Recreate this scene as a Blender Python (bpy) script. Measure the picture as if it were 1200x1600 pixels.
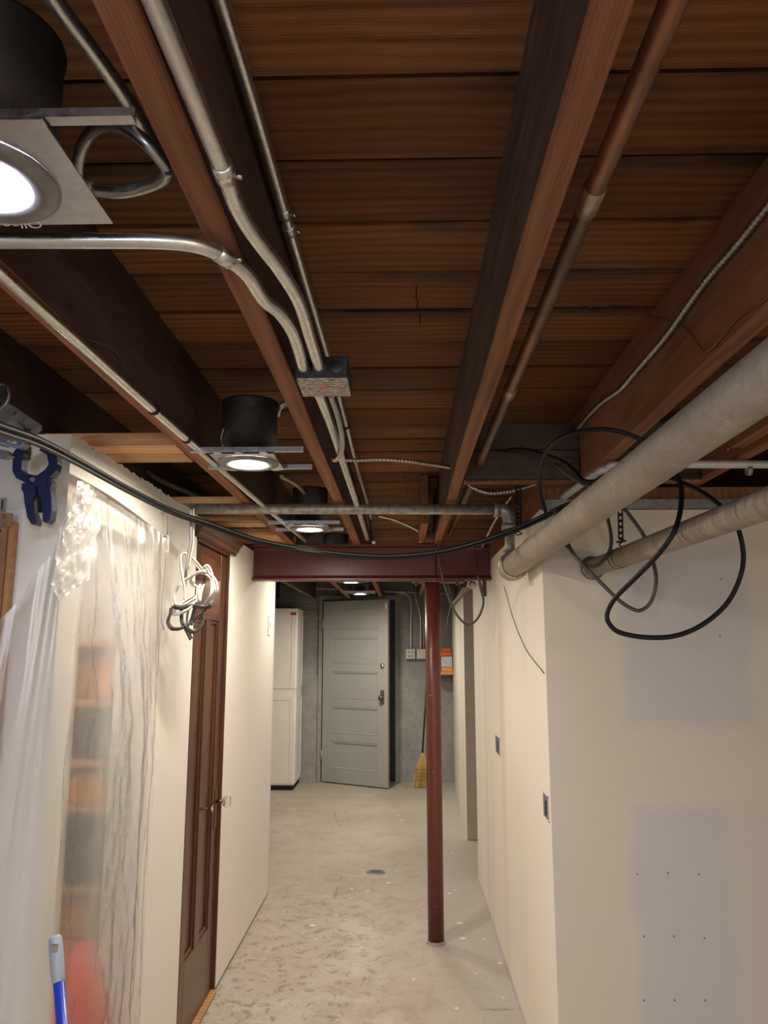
import bpy, bmesh, math, random
from mathutils import Vector, Matrix
for o in list(bpy.data.objects): bpy.data.objects.remove(o)
S = bpy.context.scene
COL = S.collection
PI = math.pi
# ---------------------------------------------------------------- camera
F = 1200.0
PITCH = math.atan(212/1200); YAW = math.atan(30*math.cos(PITCH)/1200)
FW = Vector((-math.sin(YAW)*math.cos(PITCH), math.cos(YAW)*math.cos(PITCH), math.sin(PITCH)))
RT = Vector((math.cos(YAW), math.sin(YAW), 0)); UP = RT.cross(FW)
EYE = Vector((0, 0, 1.5))
cd = bpy.data.cameras.new('camera'); cam = bpy.data.objects.new('camera', cd); COL.objects.link(cam)
cd.sensor_fit = 'VERTICAL'; cd.sensor_height = 32; cd.lens = 24; cd.clip_start = .02
m = Matrix((RT, UP, -FW)).transposed().to_4x4(); m.translation = EYE; cam.matrix_world = m
S.camera = cam
# ---------------------------------------------------------------- world, exposure
w = bpy.data.worlds.new('world'); S.world = w; w.use_nodes = True
w.node_tree.nodes['Background'].inputs[0].default_value = (.9, .85, .8, 1)
w.node_tree.nodes['Background'].inputs[1].default_value = .02
S.view_settings.view_transform = 'Standard'; S.view_settings.look = 'None'
S.view_settings.exposure = 1.74; S.view_settings.gamma = 1; S.view_settings.use_curve_mapping = False
LAMP = 150.0; GLOBE = .12          # radiance of a recessed lamp lens
WARM = (1.0, .885, .73); COOL = (.74, .80, 1.0)
# lamps: x, y, tone, strength factor, label   (their light is in make_light below)
LIGHTS = [
 (-.49, .80, COOL, .8, 'bright bluish-white recessed can light nearest the camera, galvanised plate lettered at its edge'),
 (-.452, 2.19, WARM, 1.0, 'dark recessed can light glowing warm, nearer one before the horizontal grey pipe'),
 (-.425, 3.46, WARM, .9, 'dark recessed can light just before the red steel beam'),
 (-.43, 4.9, WARM, .6, 'recessed can light hidden just behind the red beam'),
 (-.43, 6.35, WARM, 1.3, 'small lit can light seen under the red beam above the panelled door'),
 (-.47, -.7, WARM, .9, 'added unseen can light behind the camera, left row'),  # added out of view as extra room light from behind
 (1.2, -.7, WARM, .95, 'added unseen can light behind the camera, right side'),  # added out of view to light the right return wall
 (-.43, 7.75, WARM, 1.5, 'added unseen can light farthest down the corridor, hidden behind the beam'),  # added out of view to brighten the far end
]
LIGHTS = [l for l in LIGHTS if l[3] > 0]

# ---------------------------------------------------------------- helpers
def ray(x, y): return FW*F + RT*(x-600) + UP*(800-y)
def at(x, y, Y=None, z=None, X=None):
    """world point in the line of sight of a photograph point, on a plane Y=, z= or X="""
    r = ray(x, y)
    t = Y/r.y if Y is not None else ((z-1.5)/r.z if z is not None else X/r.x)
    return EYE + r*t
def link(o, parent=None):
    COL.objects.link(o)
    if parent:
        o.parent = parent; o.matrix_parent_inverse = Matrix.Translation(parent.location).inverted()
    return o
def tag(o, label=None, cat=None, group=None, kind=None):
    if label: o['label'] = label
    if cat: o['category'] = cat
    if group: o['group'] = group
    if kind: o['kind'] = kind
    return o
def thing(name, label, cat, loc=(0, 0, 0), group=None):
    o = bpy.data.objects.new(name, None); o.empty_display_size = .05
    COL.objects.link(o); o.location = loc
    return tag(o, label, cat, group)
def copy_tree(o, label=None, dx=0, dy=0, dz=0):
    c = o.copy(); COL.objects.link(c); c.location = o.location + Vector((dx, dy, dz))
    if label: c['label'] = label
    def rec(a, b):
        for ch in a.children:
            d = ch.copy(); COL.objects.link(d); d.parent = b
            rec(ch, d)
    rec(o, c)
    return c
class MB:
    def __init__(s): s.b = bmesh.new()
    def box(s, x0, x1, y0, y1, z0, z1, bev=0, rot=None, piv=None):
        r = bmesh.ops.create_cube(s.b, size=1); vs = r['verts']
        for v in vs:
            v.co = Vector(((x0+x1)/2+v.co.x*(x1-x0), (y0+y1)/2+v.co.y*(y1-y0), (z0+z1)/2+v.co.z*(z1-z0)))
        if bev:
            es = list({e for v in vs for e in v.link_edges})
            r = bmesh.ops.bevel(s.b, geom=es, offset=bev, segments=1, affect='EDGES')
            vs = list({v for f in r['faces'] for v in f.verts} | {v for v in vs if v.is_valid})
        if rot is not None:
            p = Vector(piv)
            for v in vs: v.co = p + rot @ (v.co - p)
        return s
    def bar(s, a, b, w, h, up=(0, 0, 1), bev=0):
        a, b = Vector(a), Vector(b); d = (b-a); L = d.length; d.normalize()
        u = Vector(up); x = d.cross(u).normalized(); u = x.cross(d)
        M = Matrix((x, d, u)).transposed()
        n = len(s.b.verts)
        t = MB(); t.box(-w/2, w/2, 0, L, -h/2, h/2, bev)
        vm = {}
        for v in t.b.verts: vm[v] = s.b.verts.new(a + M @ v.co)
        for f in t.b.faces: s.b.faces.new([vm[v] for v in f.verts])
        t.b.free(); return s
    def cyl(s, a, b, r, r2=None, n=20, cap=True):
        return s.tube([a, b], [r, r if r2 is None else r2], n, cap)
    def tube(s, pts, r, n=10, cap=True):
        pts = [Vector(p) for p in pts]
        if not isinstance(r, (list, tuple)): r = [r]*len(pts)
        rings = []; prev = None
        for i, p in enumerate(pts):
            d = (pts[min(i+1, len(pts)-1)] - pts[max(i-1, 0)])
            if d.length < 1e-9: d = Vector((0, 0, 1))
            d.normalize()
            if prev is None:
                u = d.orthogonal().normalized()
            else:
                u = prev - d*prev.dot(d)
                u = u.normalized() if u.length > 1e-6 else d.orthogonal().normalized()
            prev = u; v = d.cross(u)
            rings.append([s.b.verts.new(p + (u*math.cos(2*PI*k/n) + v*math.sin(2*PI*k/n))*r[i]) for k in range(n)])
        for A, B in zip(rings, rings[1:]):
            for k in range(n):
                f = s.b.faces.new((A[k], A[(k+1) % n], B[(k+1) % n], B[k])); f.smooth = True
        if cap:
            s.b.faces.new(rings[0][::-1]); s.b.faces.new(rings[-1])
        return s
    def lathe(s, prof, c, ax=(0, 0, 1), n=28):
        """prof = [(radius, along)], spun about axis ax through c"""
        d = Vector(ax).normalized(); u = d.orthogonal().normalized(); v = d.cross(u); c = Vector(c)
        rings = []
        for r, h in prof:
            r = max(r, 1e-5)
            rings.append([s.b.verts.new(c + d*h + (u*math.cos(2*PI*k/n) + v*math.sin(2*PI*k/n))*r) for k in range(n)])
        for A, B in zip(rings, rings[1:]):
            for k in range(n):
                f = s.b.faces.new((A[k], A[(k+1) % n], B[(k+1) % n], B[k])); f.smooth = True
        return s
    def quad(s, *p):
        s.b.faces.new([s.b.verts.new(Vector(q)) for q in p]); return s
    def prism(s, pts, ext):
        """pts: planar outline (3D), ext: extrusion vector"""
        e = Vector(ext); A = [s.b.verts.new(Vector(p)) for p in pts]; B = [s.b.verts.new(Vector(p)+e) for p in pts]
        s.b.faces.new(A[::-1]); s.b.faces.new(B); n = len(A)
        for k in range(n): s.b.faces.new((A[k], A[(k+1) % n], B[(k+1) % n], B[k]))
        return s
    def build(s, name, mat, parent=None, auto=False):
        bmesh.ops.recalc_face_normals(s.b, faces=s.b.faces[:])
        me = bpy.data.meshes.new(name); s.b.to_mesh(me); s.b.free()
        if mat: me.materials.append(mat)
        o = bpy.data.objects.new(name, me)
        if auto:
            me.shade_smooth()
        return link(o, parent)
def spline(pts, step=6):
    pts = [Vector(p) for p in pts]; P = [pts[0]*2-pts[1]] + pts + [pts[-1]*2-pts[-2]]; out = []
    for i in range(1, len(P)-2):
        a, b, c, d = P[i-1:i+3]
        for k in range(step):
            t = k/step
            out.append(.5*((2*b)+(c-a)*t+(2*a-5*b+4*c-d)*t*t+(3*b-a-3*c+d)*t**3))
    out.append(pts[-1]); return out
def resample(pts, ds):
    out = [pts[0]]; acc = 0
    for a, b in zip(pts, pts[1:]):
        L = (b-a).length; t = ds-acc
        while t <= L: out.append(a+(b-a)*(t/L)); t += ds
        acc = (acc+L) % ds
    return out
def cable(name, pts, r, mat, label=None, cat=None, parent=None, n=8, step=6, group=None):
    o = MB().tube(spline(pts, step), r, n).build(name, mat, parent)
    if label: tag(o, label, cat, group)
    return o
def flex(name, pts, r, mat, parent=None, pitch=.006, step=8):
    pitch *= 1.9; p = resample(spline(pts, step), pitch/4)
    return MB().tube(p, [r if i % 4 in (1, 2) else r*.66 for i in range(len(p))], 12).build(name, mat, parent)

# ---------------------------------------------------------------- materials
class NT:
    def __init__(s, name):
        s.m = bpy.data.materials.new(name); s.m.use_nodes = True; s.t = s.m.node_tree
        s.n = s.t.nodes; s.p = s.n['Principled BSDF']; s.out = s.n['Material Output']
    def new(s, typ, **kw):
        n = s.n.new(typ)
        for k, v in kw.items():
            if k[0] == '_': setattr(n, k[1:], v)
        return n
    def set(s, sock, v):
        if hasattr(v, 'is_linked') or isinstance(v, bpy.types.NodeSocket): s.t.links.new(v, sock)
        else:
            if isinstance(v, (tuple, list)) and len(v) == 3 and sock.type == 'RGBA': v = (*v, 1)
            sock.default_value = v
    def coord(s, which='Object', scale=(1, 1, 1), loc=(0, 0, 0), rnd=False):
        c = s.n.new('ShaderNodeTexCoord').outputs[which]
        mp = s.n.new('ShaderNodeMapping'); s.set(mp.inputs['Scale'], scale); s.set(mp.inputs['Location'], loc)
        if rnd:
            oi = s.n.new('ShaderNodeObjectInfo'); mu = s.n.new('ShaderNodeVectorMath'); mu.operation = 'SCALE'
            s.set(mu.inputs[0], (37., 21., 13.)); s.set(mu.inputs['Scale'], oi.outputs['Random'])
            ad = s.n.new('ShaderNodeVectorMath'); ad.operation = 'ADD'; s.set(ad.inputs[0], c); s.set(ad.inputs[1], mu.outputs[0]); c = ad.outputs[0]
        s.set(mp.inputs['Vector'], c); return mp.outputs[0]
    def noise(s, v, scale=5, detail=4, rough=.5, dist=0):
        n = s.n.new('ShaderNodeTexNoise'); s.set(n.inputs['Vector'], v)
        for k, x in (('Scale', scale), ('Detail', detail), ('Roughness', rough), ('Distortion', dist)): s.set(n.inputs[k], x)
        return n.outputs['Fac']
    def wave(s, v, scale, dist, detail=2, dscale=1, d='Y'):
        n = s.n.new('ShaderNodeTexWave'); n.bands_direction = d; s.set(n.inputs['Vector'], v)
        for k, x in (('Scale', scale), ('Distortion', dist), ('Detail', detail), ('Detail Scale', dscale)): s.set(n.inputs[k], x)
        return n.outputs['Fac']
    def voro(s, v, scale, feature='F1', rnd=1):
        n = s.n.new('ShaderNodeTexVoronoi'); n.feature = feature; s.set(n.inputs['Vector'], v); s.set(n.inputs['Scale'], scale); s.set(n.inputs['Randomness'], rnd)
        return n.outputs['Distance']
    def ramp(s, fac, stops):
        r = s.n.new('ShaderNodeValToRGB'); e = r.color_ramp.elements
        while len(e) < len(stops): e.new(.5)
        for q, (p, c) in zip(e, stops):
            q.position = p; q.color = (c, c, c, 1) if not isinstance(c, (tuple, list)) else (*c, 1)
        s.set(r.inputs[0], fac); return r.outputs[0]
    def mix(s, fac, a, b, mode='MIX'):
        n = s.n.new('ShaderNodeMix'); n.data_type = 'RGBA'; n.blend_type = mode
        s.set(n.inputs[0], fac); s.set(n.inputs[6], a); s.set(n.inputs[7], b); return n.outputs[2]
    def math(s, op, a, b=0.0, c=None):
        n = s.n.new('ShaderNodeMath'); n.operation = op; s.set(n.inputs[0], a); s.set(n.inputs[1], b)
        if c is not None: s.set(n.inputs[2], c)
        return n.outputs[0]
    def maprange(s, v, a, b, c=0., d=1., smooth=True):
        n = s.n.new('ShaderNodeMapRange'); n.interpolation_type = 'SMOOTHSTEP' if smooth else 'LINEAR'
        s.set(n.inputs[0], v)
        for i, x in enumerate((a, b, c, d)): s.set(n.inputs[i+1], x)
        return n.outputs[0]
    def sep(s, v):
        n = s.n.new('ShaderNodeSeparateXYZ'); s.set(n.inputs[0], v); return n.outputs
    def bump(s, h, strength=.3, dist=.002):
        n = s.n.new('ShaderNodeBump'); s.set(n.inputs['Strength'], strength); s.set(n.inputs['Distance'], dist); s.set(n.inputs['Height'], h)
        s.set(s.p.inputs['Normal'], n.outputs[0]); return n.outputs[0]
    def fin(s, color, rough=.6, metal=0., spec=.5):
        s.set(s.p.inputs['Base Color'], color); s.set(s.p.inputs['Roughness'], rough); s.set(s.p.inputs['Metallic'], metal)
        s.set(s.p.inputs['Specular IOR Level'], spec); return s.m
    def softrect(s, u, v, u0, u1, v0, v1, f):
        a = s.math('MULTIPLY', s.maprange(u, u0-f, u0+f), s.maprange(u, u1-f, u1+f, 1., 0.))
        b = s.math('MULTIPLY', s.maprange(v, v0-f, v0+f), s.maprange(v, v1-f, v1+f, 1., 0.))
        return s.math('MULTIPLY', a, b)
def simple(name, col, rough=.5, metal=0., var=.25, nscale=30, bump=.15, spec=.5):
    t = NT(name); v = t.coord(); n = t.noise(v, nscale, 5, .6)
    c = t.mix(t.ramp(n, [(.3, 0.), (.7, 1.)]), tuple(x*(1-var) for x in col), tuple(min(1, x*(1+var*.5)) for x in col))
    if bump: t.bump(n, bump, .001)
    return t.fin(c, rough, metal, spec)
def wood(name, dark, mid, light, ax='X', rnd=True, rough=.72, stain=.5, knots=True, fine=1., spec=.25):
    t = NT(name)
    k = {'X': (1, 14, 14), 'Y': (14, 1, 14), 'Z': (14, 14, 1)}[ax]; k = tuple(q if q == 1 else q*2.2 for q in k)
    v = t.coord(scale=k, rnd=rnd); v1 = t.coord(rnd=rnd)
    ks = {'X': (.35, 1, 1), 'Y': (1, .35, 1), 'Z': (1, 1, .35)}[ax]
    v2 = t.coord(scale=ks, rnd=rnd)
    g1 = t.noise(v, 2.2*fine, 5, .6, .15)
    w_ = t.wave(v2, 11*fine, 4.5, 2, .8, {'X': 'Y', 'Y': 'X', 'Z': 'X'}[ax])
    w2 = t.wave(v2, 60*fine, 5, 2, .6, {'X': 'Y', 'Y': 'X', 'Z': 'X'}[ax])
    g = t.math('MULTIPLY_ADD', w_, .20, t.math('MULTIPLY_ADD', w2, .13, t.math('MULTIPLY', g1, .67)))
    c = t.ramp(g, [(.22, dark), (.5, mid), (.78, light)])
    big = t.noise(v2, 3, 3, .6)
    c = t.mix(t.ramp(big, [(.42, 0.), (.75, stain)]), c, tuple(x*.35 for x in dark))
    if knots:
        kn = t.voro(t.coord(scale={'X': (1.2, 3.4, 3.4), 'Y': (3.4, 1.2, 3.4), 'Z': (3.4, 3.4, 1.2)}[ax], rnd=rnd), 1.35)
        c = t.mix(t.ramp(kn, [(.028, .85), (.05, .35), (.09, 0.)]), c, tuple(x*.25 for x in dark))
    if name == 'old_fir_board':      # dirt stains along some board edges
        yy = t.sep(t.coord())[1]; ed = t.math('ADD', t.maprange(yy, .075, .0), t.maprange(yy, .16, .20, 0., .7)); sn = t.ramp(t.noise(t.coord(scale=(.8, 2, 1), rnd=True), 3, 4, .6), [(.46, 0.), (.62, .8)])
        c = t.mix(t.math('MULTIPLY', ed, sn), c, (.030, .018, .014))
    oi = t.n.new('ShaderNodeObjectInfo').outputs['Random']
    hs = t.n.new('ShaderNodeHueSaturation'); t.set(hs.inputs['Color'], c)
    if rnd: t.set(hs.inputs['Value'], t.maprange(oi, 0., 1., .72, 1.25, False)); 
    t.bump(g, .2, .0015)
    return t.fin(hs.outputs[0], rough, 0, spec)
M = {}
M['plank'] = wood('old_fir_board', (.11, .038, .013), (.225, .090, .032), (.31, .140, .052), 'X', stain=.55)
M['joist'] = wood('old_fir_joist', (.165, .062, .028), (.285, .118, .056), (.37, .165, .082), 'Y', stain=.55)
M['joistdark'] = wood('dark_joist_side', (.045, .024, .022), (.085, .047, .040), (.12, .07, .058), 'Y', stain=.5)
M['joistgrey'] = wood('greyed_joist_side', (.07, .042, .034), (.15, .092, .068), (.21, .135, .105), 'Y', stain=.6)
M['pale'] = wood('pale_pine', (.42, .21, .09), (.60, .33, .15), (.74, .46, .24), 'X', stain=.25)
M['palez'] = wood('pale_pine_upright', (.34, .17, .07), (.5, .27, .12), (.64, .38, .19), 'Y', stain=.3)
M['oldboard'] = wood('weathered_board', (.05, .035, .028), (.09, .065, .05), (.14, .10, .08), 'X', stain=.5)
M['door'] = wood('stained_door', (.045, .016, .008), (.098, .036, .017), (.16, .065, .030), 'Z', rough=.28, stain=.5, knots=False, spec=.55, rnd=False)
M['doorx'] = wood('stained_door_rail', (.045, .016, .008), (.098, .036, .017), (.16, .065, .030), 'Y', rough=.28, stain=.5, knots=False, spec=.55, rnd=False)
def metal_mat(name, col, rough=.35, spots=.3, scale=60, metal=1.):
    t = NT(name); v = t.coord(); n = t.noise(v, scale, 5, .65); b = t.noise(v, 9, 4, .6)
    c = t.mix(t.ramp(n, [(.35, spots), (.6, 0.)]), col, tuple(x*.35 for x in col))
    c = t.mix(t.ramp(b, [(.45, 0.), (.8, .4)]), c, tuple(x*.5 for x in col))
    t.bump(n, .12, .001)
    return t.fin(c, t.maprange(n, .3, .7, rough*1.3, rough*.8), metal)
M['emt'] = metal_mat('galvanised_conduit', (.80, .80, .76), .32, .15)
M['emtdull'] = metal_mat('dull_galvanised_pipe', (.52, .49, .43), .5, .7, 45, .7)
M['galv'] = metal_mat('galvanised_sheet', (.62, .62, .62), .33, .15)
M['flex'] = metal_mat('flex_conduit', (.50, .50, .47), .35, .2)
M['darkmetal'] = metal_mat('painted_dark_steel', (.035, .026, .024), .5, .2, 40, .3)
M['black'] = simple('black_rubber', (.008, .008, .009), .5, bump=0, spec=.3)
M['blackgrey'] = simple('worn_black_rubber', (.07, .066, .06), .45, bump=0)
M['strap'] = simple('blackened_strap', (.018, .016, .015), .5, .5)
M['greyboard'] = metal_mat('grey_metal', (.30, .30, .29), .45, .3)
M['brass'] = metal_mat('aged_brass', (.24, .18, .10), .35, .4)
M['chrome'] = metal_mat('nickel', (.6, .57, .5), .2, .1)
t = NT('copper'); v = t.coord(); n = t.noise(v, 14, 5, .7); n2 = t.noise(t.coord(scale=(1, .5, 1)), 5, 4, .6)
M['copper'] = t.fin(t.mix(t.ramp(n2, [(.36, 0.), (.56, .9)]), t.mix(n, (.46, .22, .11), (.26, .12, .062)), (.13, .085, .062)), t.maprange(n, .3, .7, .55, .3), .75)
t = NT('drain_pipe_paint'); v = t.coord(); n = t.noise(v, 7, 6, .65); n2 = t.noise(v, 45, 5, .7, .6); n3 = t.noise(v, 13, 6, .7, .3)
c = t.mix(t.ramp(n, [(.35, 0.), (.7, 1.)]), (.40, .345, .28), (.29, .24, .19)); c = t.mix(t.ramp(n2, [(.5, 0.), (.72, .6)]), c, (.24, .19, .14)); c = t.mix(t.ramp(n3, [(.55, 0.), (.66, .35)]), c, (.62, .56, .46))
t.bump(n2, .22, .0015); M['drain'] = t.fin(c, .62, .1)
t = NT('drain_pipe_rough'); v = t.coord(); n = t.noise(v, 9, 6, .7); n2 = t.noise(t.coord(scale=(.6, 5, .6)), 16, 5, .7, .8)
c = t.mix(t.ramp(n, [(.35, 0.), (.7, 1.)]), (.42, .35, .27), (.26, .20, .15)); c = t.mix(t.ramp(n2, [(.36, .75), (.5, 0.)]), c, (.13, .10, .075))
t.bump(n2, .5, .003); M['drain2'] = t.fin(c, .7, .1)
t = NT('red_oxide_paint'); v = t.coord(); n = t.noise(v, 6, 6, .6); n2 = t.noise(v, 90, 3, .6); sp = t.noise(v, 55, 2, .5)
c = t.mix(n, (.085, .017, .012), (.145, .030, .020)); c = t.mix(t.ramp(sp, [(.74, 0.), (.78, .8)]), c, (.6, .5, .42))
t.bump(n2, .35, .0015); M['red'] = t.fin(c, .38, 0, .55)
# concrete floor
t = NT('concrete_floor'); v = t.coord()
big = t.noise(v, 1.3, 6, .62, .3); mid = t.noise(v, 7, 7, .68, .5); fi = t.noise(v, 60, 5, .7)
c = t.mix(t.ramp(big, [(.32, 0.), (.68, 1.)]), (.52, .475, .41), (.40, .345, .28))
c = t.mix(t.ramp(mid, [(.50, 0.), (.72, .65)]), c, (.31, .26, .20))
x, y, z = t.sep(v)
near = t.math('MULTIPLY', t.maprange(x, .05, -.35), t.maprange(y, 5.6, 4.4))
pit = t.noise(v, 16, 8, .75, .6)
c = t.mix(t.math('MULTIPLY', t.ramp(pit, [(.545, 0.), (.575, .62)]), t.math('MULTIPLY_ADD', near, .85, .12)), c, (.17, .13, .09))
grey = t.math('MULTIPLY', t.maprange(x, .05, .35), .75); c = t.mix(grey, c, (.46, .445, .41))
c = t.mix(t.ramp(t.noise(v, 23, 2, .4), [(.79, 0.), (.80, .95)]), c, (.85, .83, .78))
crk = t.voro(t.coord(scale=(1, .62, 1), loc=(.35, .1, 0)), .75, 'DISTANCE_TO_EDGE')
crk = t.math('ADD', crk, t.math('MULTIPLY', t.ramp(t.noise(v, 1.1, 2, .5), [(.45, 0.), (.55, 1.)]), .05)); dis = t.math('ADD', crk, t.math('MULTIPLY', t.math('SUBTRACT', t.noise(v, 5, 5, .6), .5), .05))
c = t.mix(t.ramp(dis, [(.0, .5), (.0035, 0.)]), c, (.17, .13, .10))
c = t.mix(t.math('MULTIPLY', t.ramp(fi, [(.3, 1.), (.6, 0.)]), .28), c, (.25, .22, .18))
t.bump(t.math('ADD', mid, t.math('MULTIPLY', fi, .35)), .35, .004); M['floor'] = t.fin(c, t.maprange(mid, .3, .7, .42, .7), 0, .35)
CREAM = (.80, .74, .62); BOARD = (.60, .575, .575); MUD = (.70, .645, .545)
def drywall(name, rects, base=MUD, board=BOARD, streak=True, amp=.9, uv='XZ', dimples=False):
    t = NT(name); v = t.coord(); o = t.sep(v); u = o[0] if uv[0] == 'X' else o[1]; z = o[2]
    wob = t.math('MULTIPLY', t.math('SUBTRACT', t.noise(v, 3.5, 3, .5), .5), .10)
    uu = t.math('ADD', u, wob); zz = t.math('ADD', z, wob)
    c = base
    n = t.noise(v, 2.2, 4, .55)
    c = t.mix(t.math('MULTIPLY', n, .5), c, tuple(x*.9 for x in base))
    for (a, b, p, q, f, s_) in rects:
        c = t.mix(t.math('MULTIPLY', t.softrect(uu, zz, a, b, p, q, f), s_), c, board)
    if streak:
        st = t.noise(t.coord(scale=(10, 10, .8)), 1.6, 4, .6)
        c = t.mix(t.math('MULTIPLY', t.ramp(st, [(.5, 0.), (.66, 1.)]), .35), c, (.83, .79, .71))
    if dimples:
        # screw heads on the stud lines, filled with compound
        d = t.voro(t.coord(scale=(6.2, 6.2, 3.4) ), 1.0, 'F1', 0.0)
        c = t.mix(t.ramp(d, [(.03, .5), (.045, 0.)]), c, (.40, .35, .33))
    t.bump(t.math('ADD', t.noise(v, 4, 4, .5), t.math('MULTIPLY', t.noise(v, 160, 3, .6), .05)), .25, .006)
    return t.fin(c, .75, 0, .25)
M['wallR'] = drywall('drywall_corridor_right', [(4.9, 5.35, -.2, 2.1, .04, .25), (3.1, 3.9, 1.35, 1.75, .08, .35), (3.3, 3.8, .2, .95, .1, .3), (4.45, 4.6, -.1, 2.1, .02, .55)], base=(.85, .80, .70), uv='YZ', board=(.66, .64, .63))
M['wallF'] = drywall('drywall_right_return', [(.76, 1.19, 1.25, 1.9, .035, .75), (.76, 1.07, -.3, .99, .03, .75), (1.1, 1.24, -.2, .99, .06, .4)], base=(.72, .665, .575), board=(.60, .585, .60), streak=False)
M['wallL'] = drywall('painted_wall_left', [(4.2, 5.1, .2, 1.3, .15, .25)], base=(.88, .85, .78), uv='YZ', board=(.72, .75, .82), streak=False)
M['wallC'] = drywall('painted_wall_left_return', [(-1.6, -1.0, .2, 1.5, .2, .4)], base=(.72, .72, .74), board=(.62, .63, .67), streak=False)
M['wallend'] = simple('white_board_end', (.74, .78, .86), .7, var=.06, nscale=4, bump=.1)
M['farR'] = drywall('drywall_far_right', [(6.6, 7.1, -.1, 2.1, .06, .5), (7.6, 8.4, .3, 1.7, .1, .4)], base=(.78, .73, .62), uv='YZ')
M['farjamb'] = simple('beige_board_end', (.50, .45, .36), .7, var=.08, nscale=6)
M['plain'] = simple('plain_plaster', (.70, .66, .58), .8, var=.1, nscale=3)
t = NT('grey_masonry_paint'); v = t.coord(); n = t.noise(v, 5, 6, .65); n2 = t.noise(v, 28, 6, .7); x, y, z = t.sep(v)
br = t.n.new('ShaderNodeTexBrick'); cb = t.n.new('ShaderNodeCombineXYZ'); t.set(cb.inputs[0], x); t.set(cb.inputs[1], z); t.set(br.inputs['Vector'], cb.outputs[0])
t.set(br.inputs['Scale'], 1.); t.set(br.inputs['Brick Width'], .21); t.set(br.inputs['Row Height'], .075); t.set(br.inputs['Mortar Size'], .012); t.set(br.inputs['Mortar Smooth'], .6)
c = t.mix(t.ramp(n, [(.3, 0.), (.7, 1.)]), (.30, .305, .30), (.42, .42, .405)); c = t.mix(t.ramp(n2, [(.5, 0.), (.75, .5)]), c, (.20, .20, .19))
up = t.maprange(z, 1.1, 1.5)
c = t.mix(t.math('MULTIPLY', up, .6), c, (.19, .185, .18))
t.bump(t.math('ADD', t.math('MULTIPLY', t.math('MULTIPLY', br.outputs['Fac'], up), -.7), t.math('ADD', n, n2)), .6, .012); M['masonry'] = t.fin(c, .7, 0, .3)
t = NT('grey_door_paint'); v = t.coord(); n = t.noise(v, 4, 5, .6); n2 = t.noise(t.coord(scale=(3, 3, .5)), 30, 5, .7); x, y, z = t.sep(v)
c = t.mix(n, (.34, .365, .36), (.42, .43, .41)); c = t.mix(t.math('MULTIPLY', t.ramp(n2, [(.55, 0.), (.75, .5)]), t.maprange(z, .9, .1, .4, 1.)), c, (.25, .26, .26))
t.bump(n2, .2, .001); M['greydoor'] = t.fin(c, .5, 0, .4)
M['bluepaint'] = simple('dark_blue_paint', (.022, .07, .17), .45, var=.4, nscale=5)
M['void'] = simple('dark_void', (.01, .01, .012), .9, bump=0)
M['cabinet'] = simple('cream_cabinet_plastic', (.82, .80, .77), .45, var=.04, nscale=5, bump=.03)
M['bluemetal'] = simple('dark_blue_plastic', (.016, .026, .105), .32, var=.3, nscale=12, bump=.03)
M['bluepole'] = simple('blue_enamel', (.015, .04, .42), .25, var=.1, nscale=6, bump=0)
M['greyplastic'] = simple('grey_plastic', (.36, .40, .45), .4, var=.1, bump=0)
M['peg'] = simple('brown_hardboard', (.30, .165, .075), .6, var=.15, nscale=40)
M['pipewhite'] = metal_mat('bright_conduit', (.62, .62, .60), .45, .1, 60, .35)
M['nm'] = simple('white_cable_jacket', (.58, .55, .49), .5, var=.06, bump=0)
M['nmgrey'] = simple('grey_cable_jacket', (.22, .22, .22), .45, var=.1, bump=0)
M['nmdark'] = simple('dark_cable_jacket', (.06, .055, .05), .45, var=.1, bump=0)
M['straw'] = simple('broom_straw', (.66, .43, .16), .7, var=.45, nscale=120)
M['straw2'] = simple('stitch_red', (.12, .03, .02), .6)
M['darkgreen'] = simple('dark_handle', (.012, .022, .02), .35, bump=0)
M['orange'] = simple('orange_plastic', (.75, .15, .03), .45, var=.1)
M['whitebox'] = simple('painted_outlet_box', (.60, .58, .52), .55, var=.1)
M['hole'] = M['void']
M['paper'] = simple('torn_white_paper', (.74, .70, .64), .9, var=.1)
M['card'] = simple('cardboard_orange', (.92, .42, .10), .8, var=.12)
M['bluestuff'] = simple('blue_fabric', (.05, .09, .30), .8)
M['redstuff'] = simple('red_fabric', (.85, .05, .025), .75)
M['darkstuff'] = simple('dark_grey_plastic', (.07, .075, .085), .6)
M['lightstuff'] = simple('pale_blue_plastic', (.62, .68, .78), .6)
M['labelred'] = simple('red_print', (.5, .03, .04), .6, bump=0)
M['white'] = simple('white_print', (.85, .85, .83), .6, bump=0, var=.03)
M['steelplate'] = None
t = NT('speckled_cover'); v = t.coord(); n = t.noise(t.coord(scale=(1, 1.6, 1)), 130, 3, .75, .8)
M['steelplate'] = t.fin(t.ramp(n, [(.40, (.09, .085, .08)), (.50, (.42, .38, .32)), (.6, (.66, .61, .54))]), .5, .35)
t = NT('box_face'); n = t.noise(t.coord(), 30, 4, .6); M['boxdark'] = t.fin(t.mix(n, (.025, .028, .035), (.06, .065, .075)), .45, .5)
t = NT('glass'); t.set(t.p.inputs['Transmission Weight'], .9); M['glass'] = t.fin((.85, .88, .85), .05)
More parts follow.
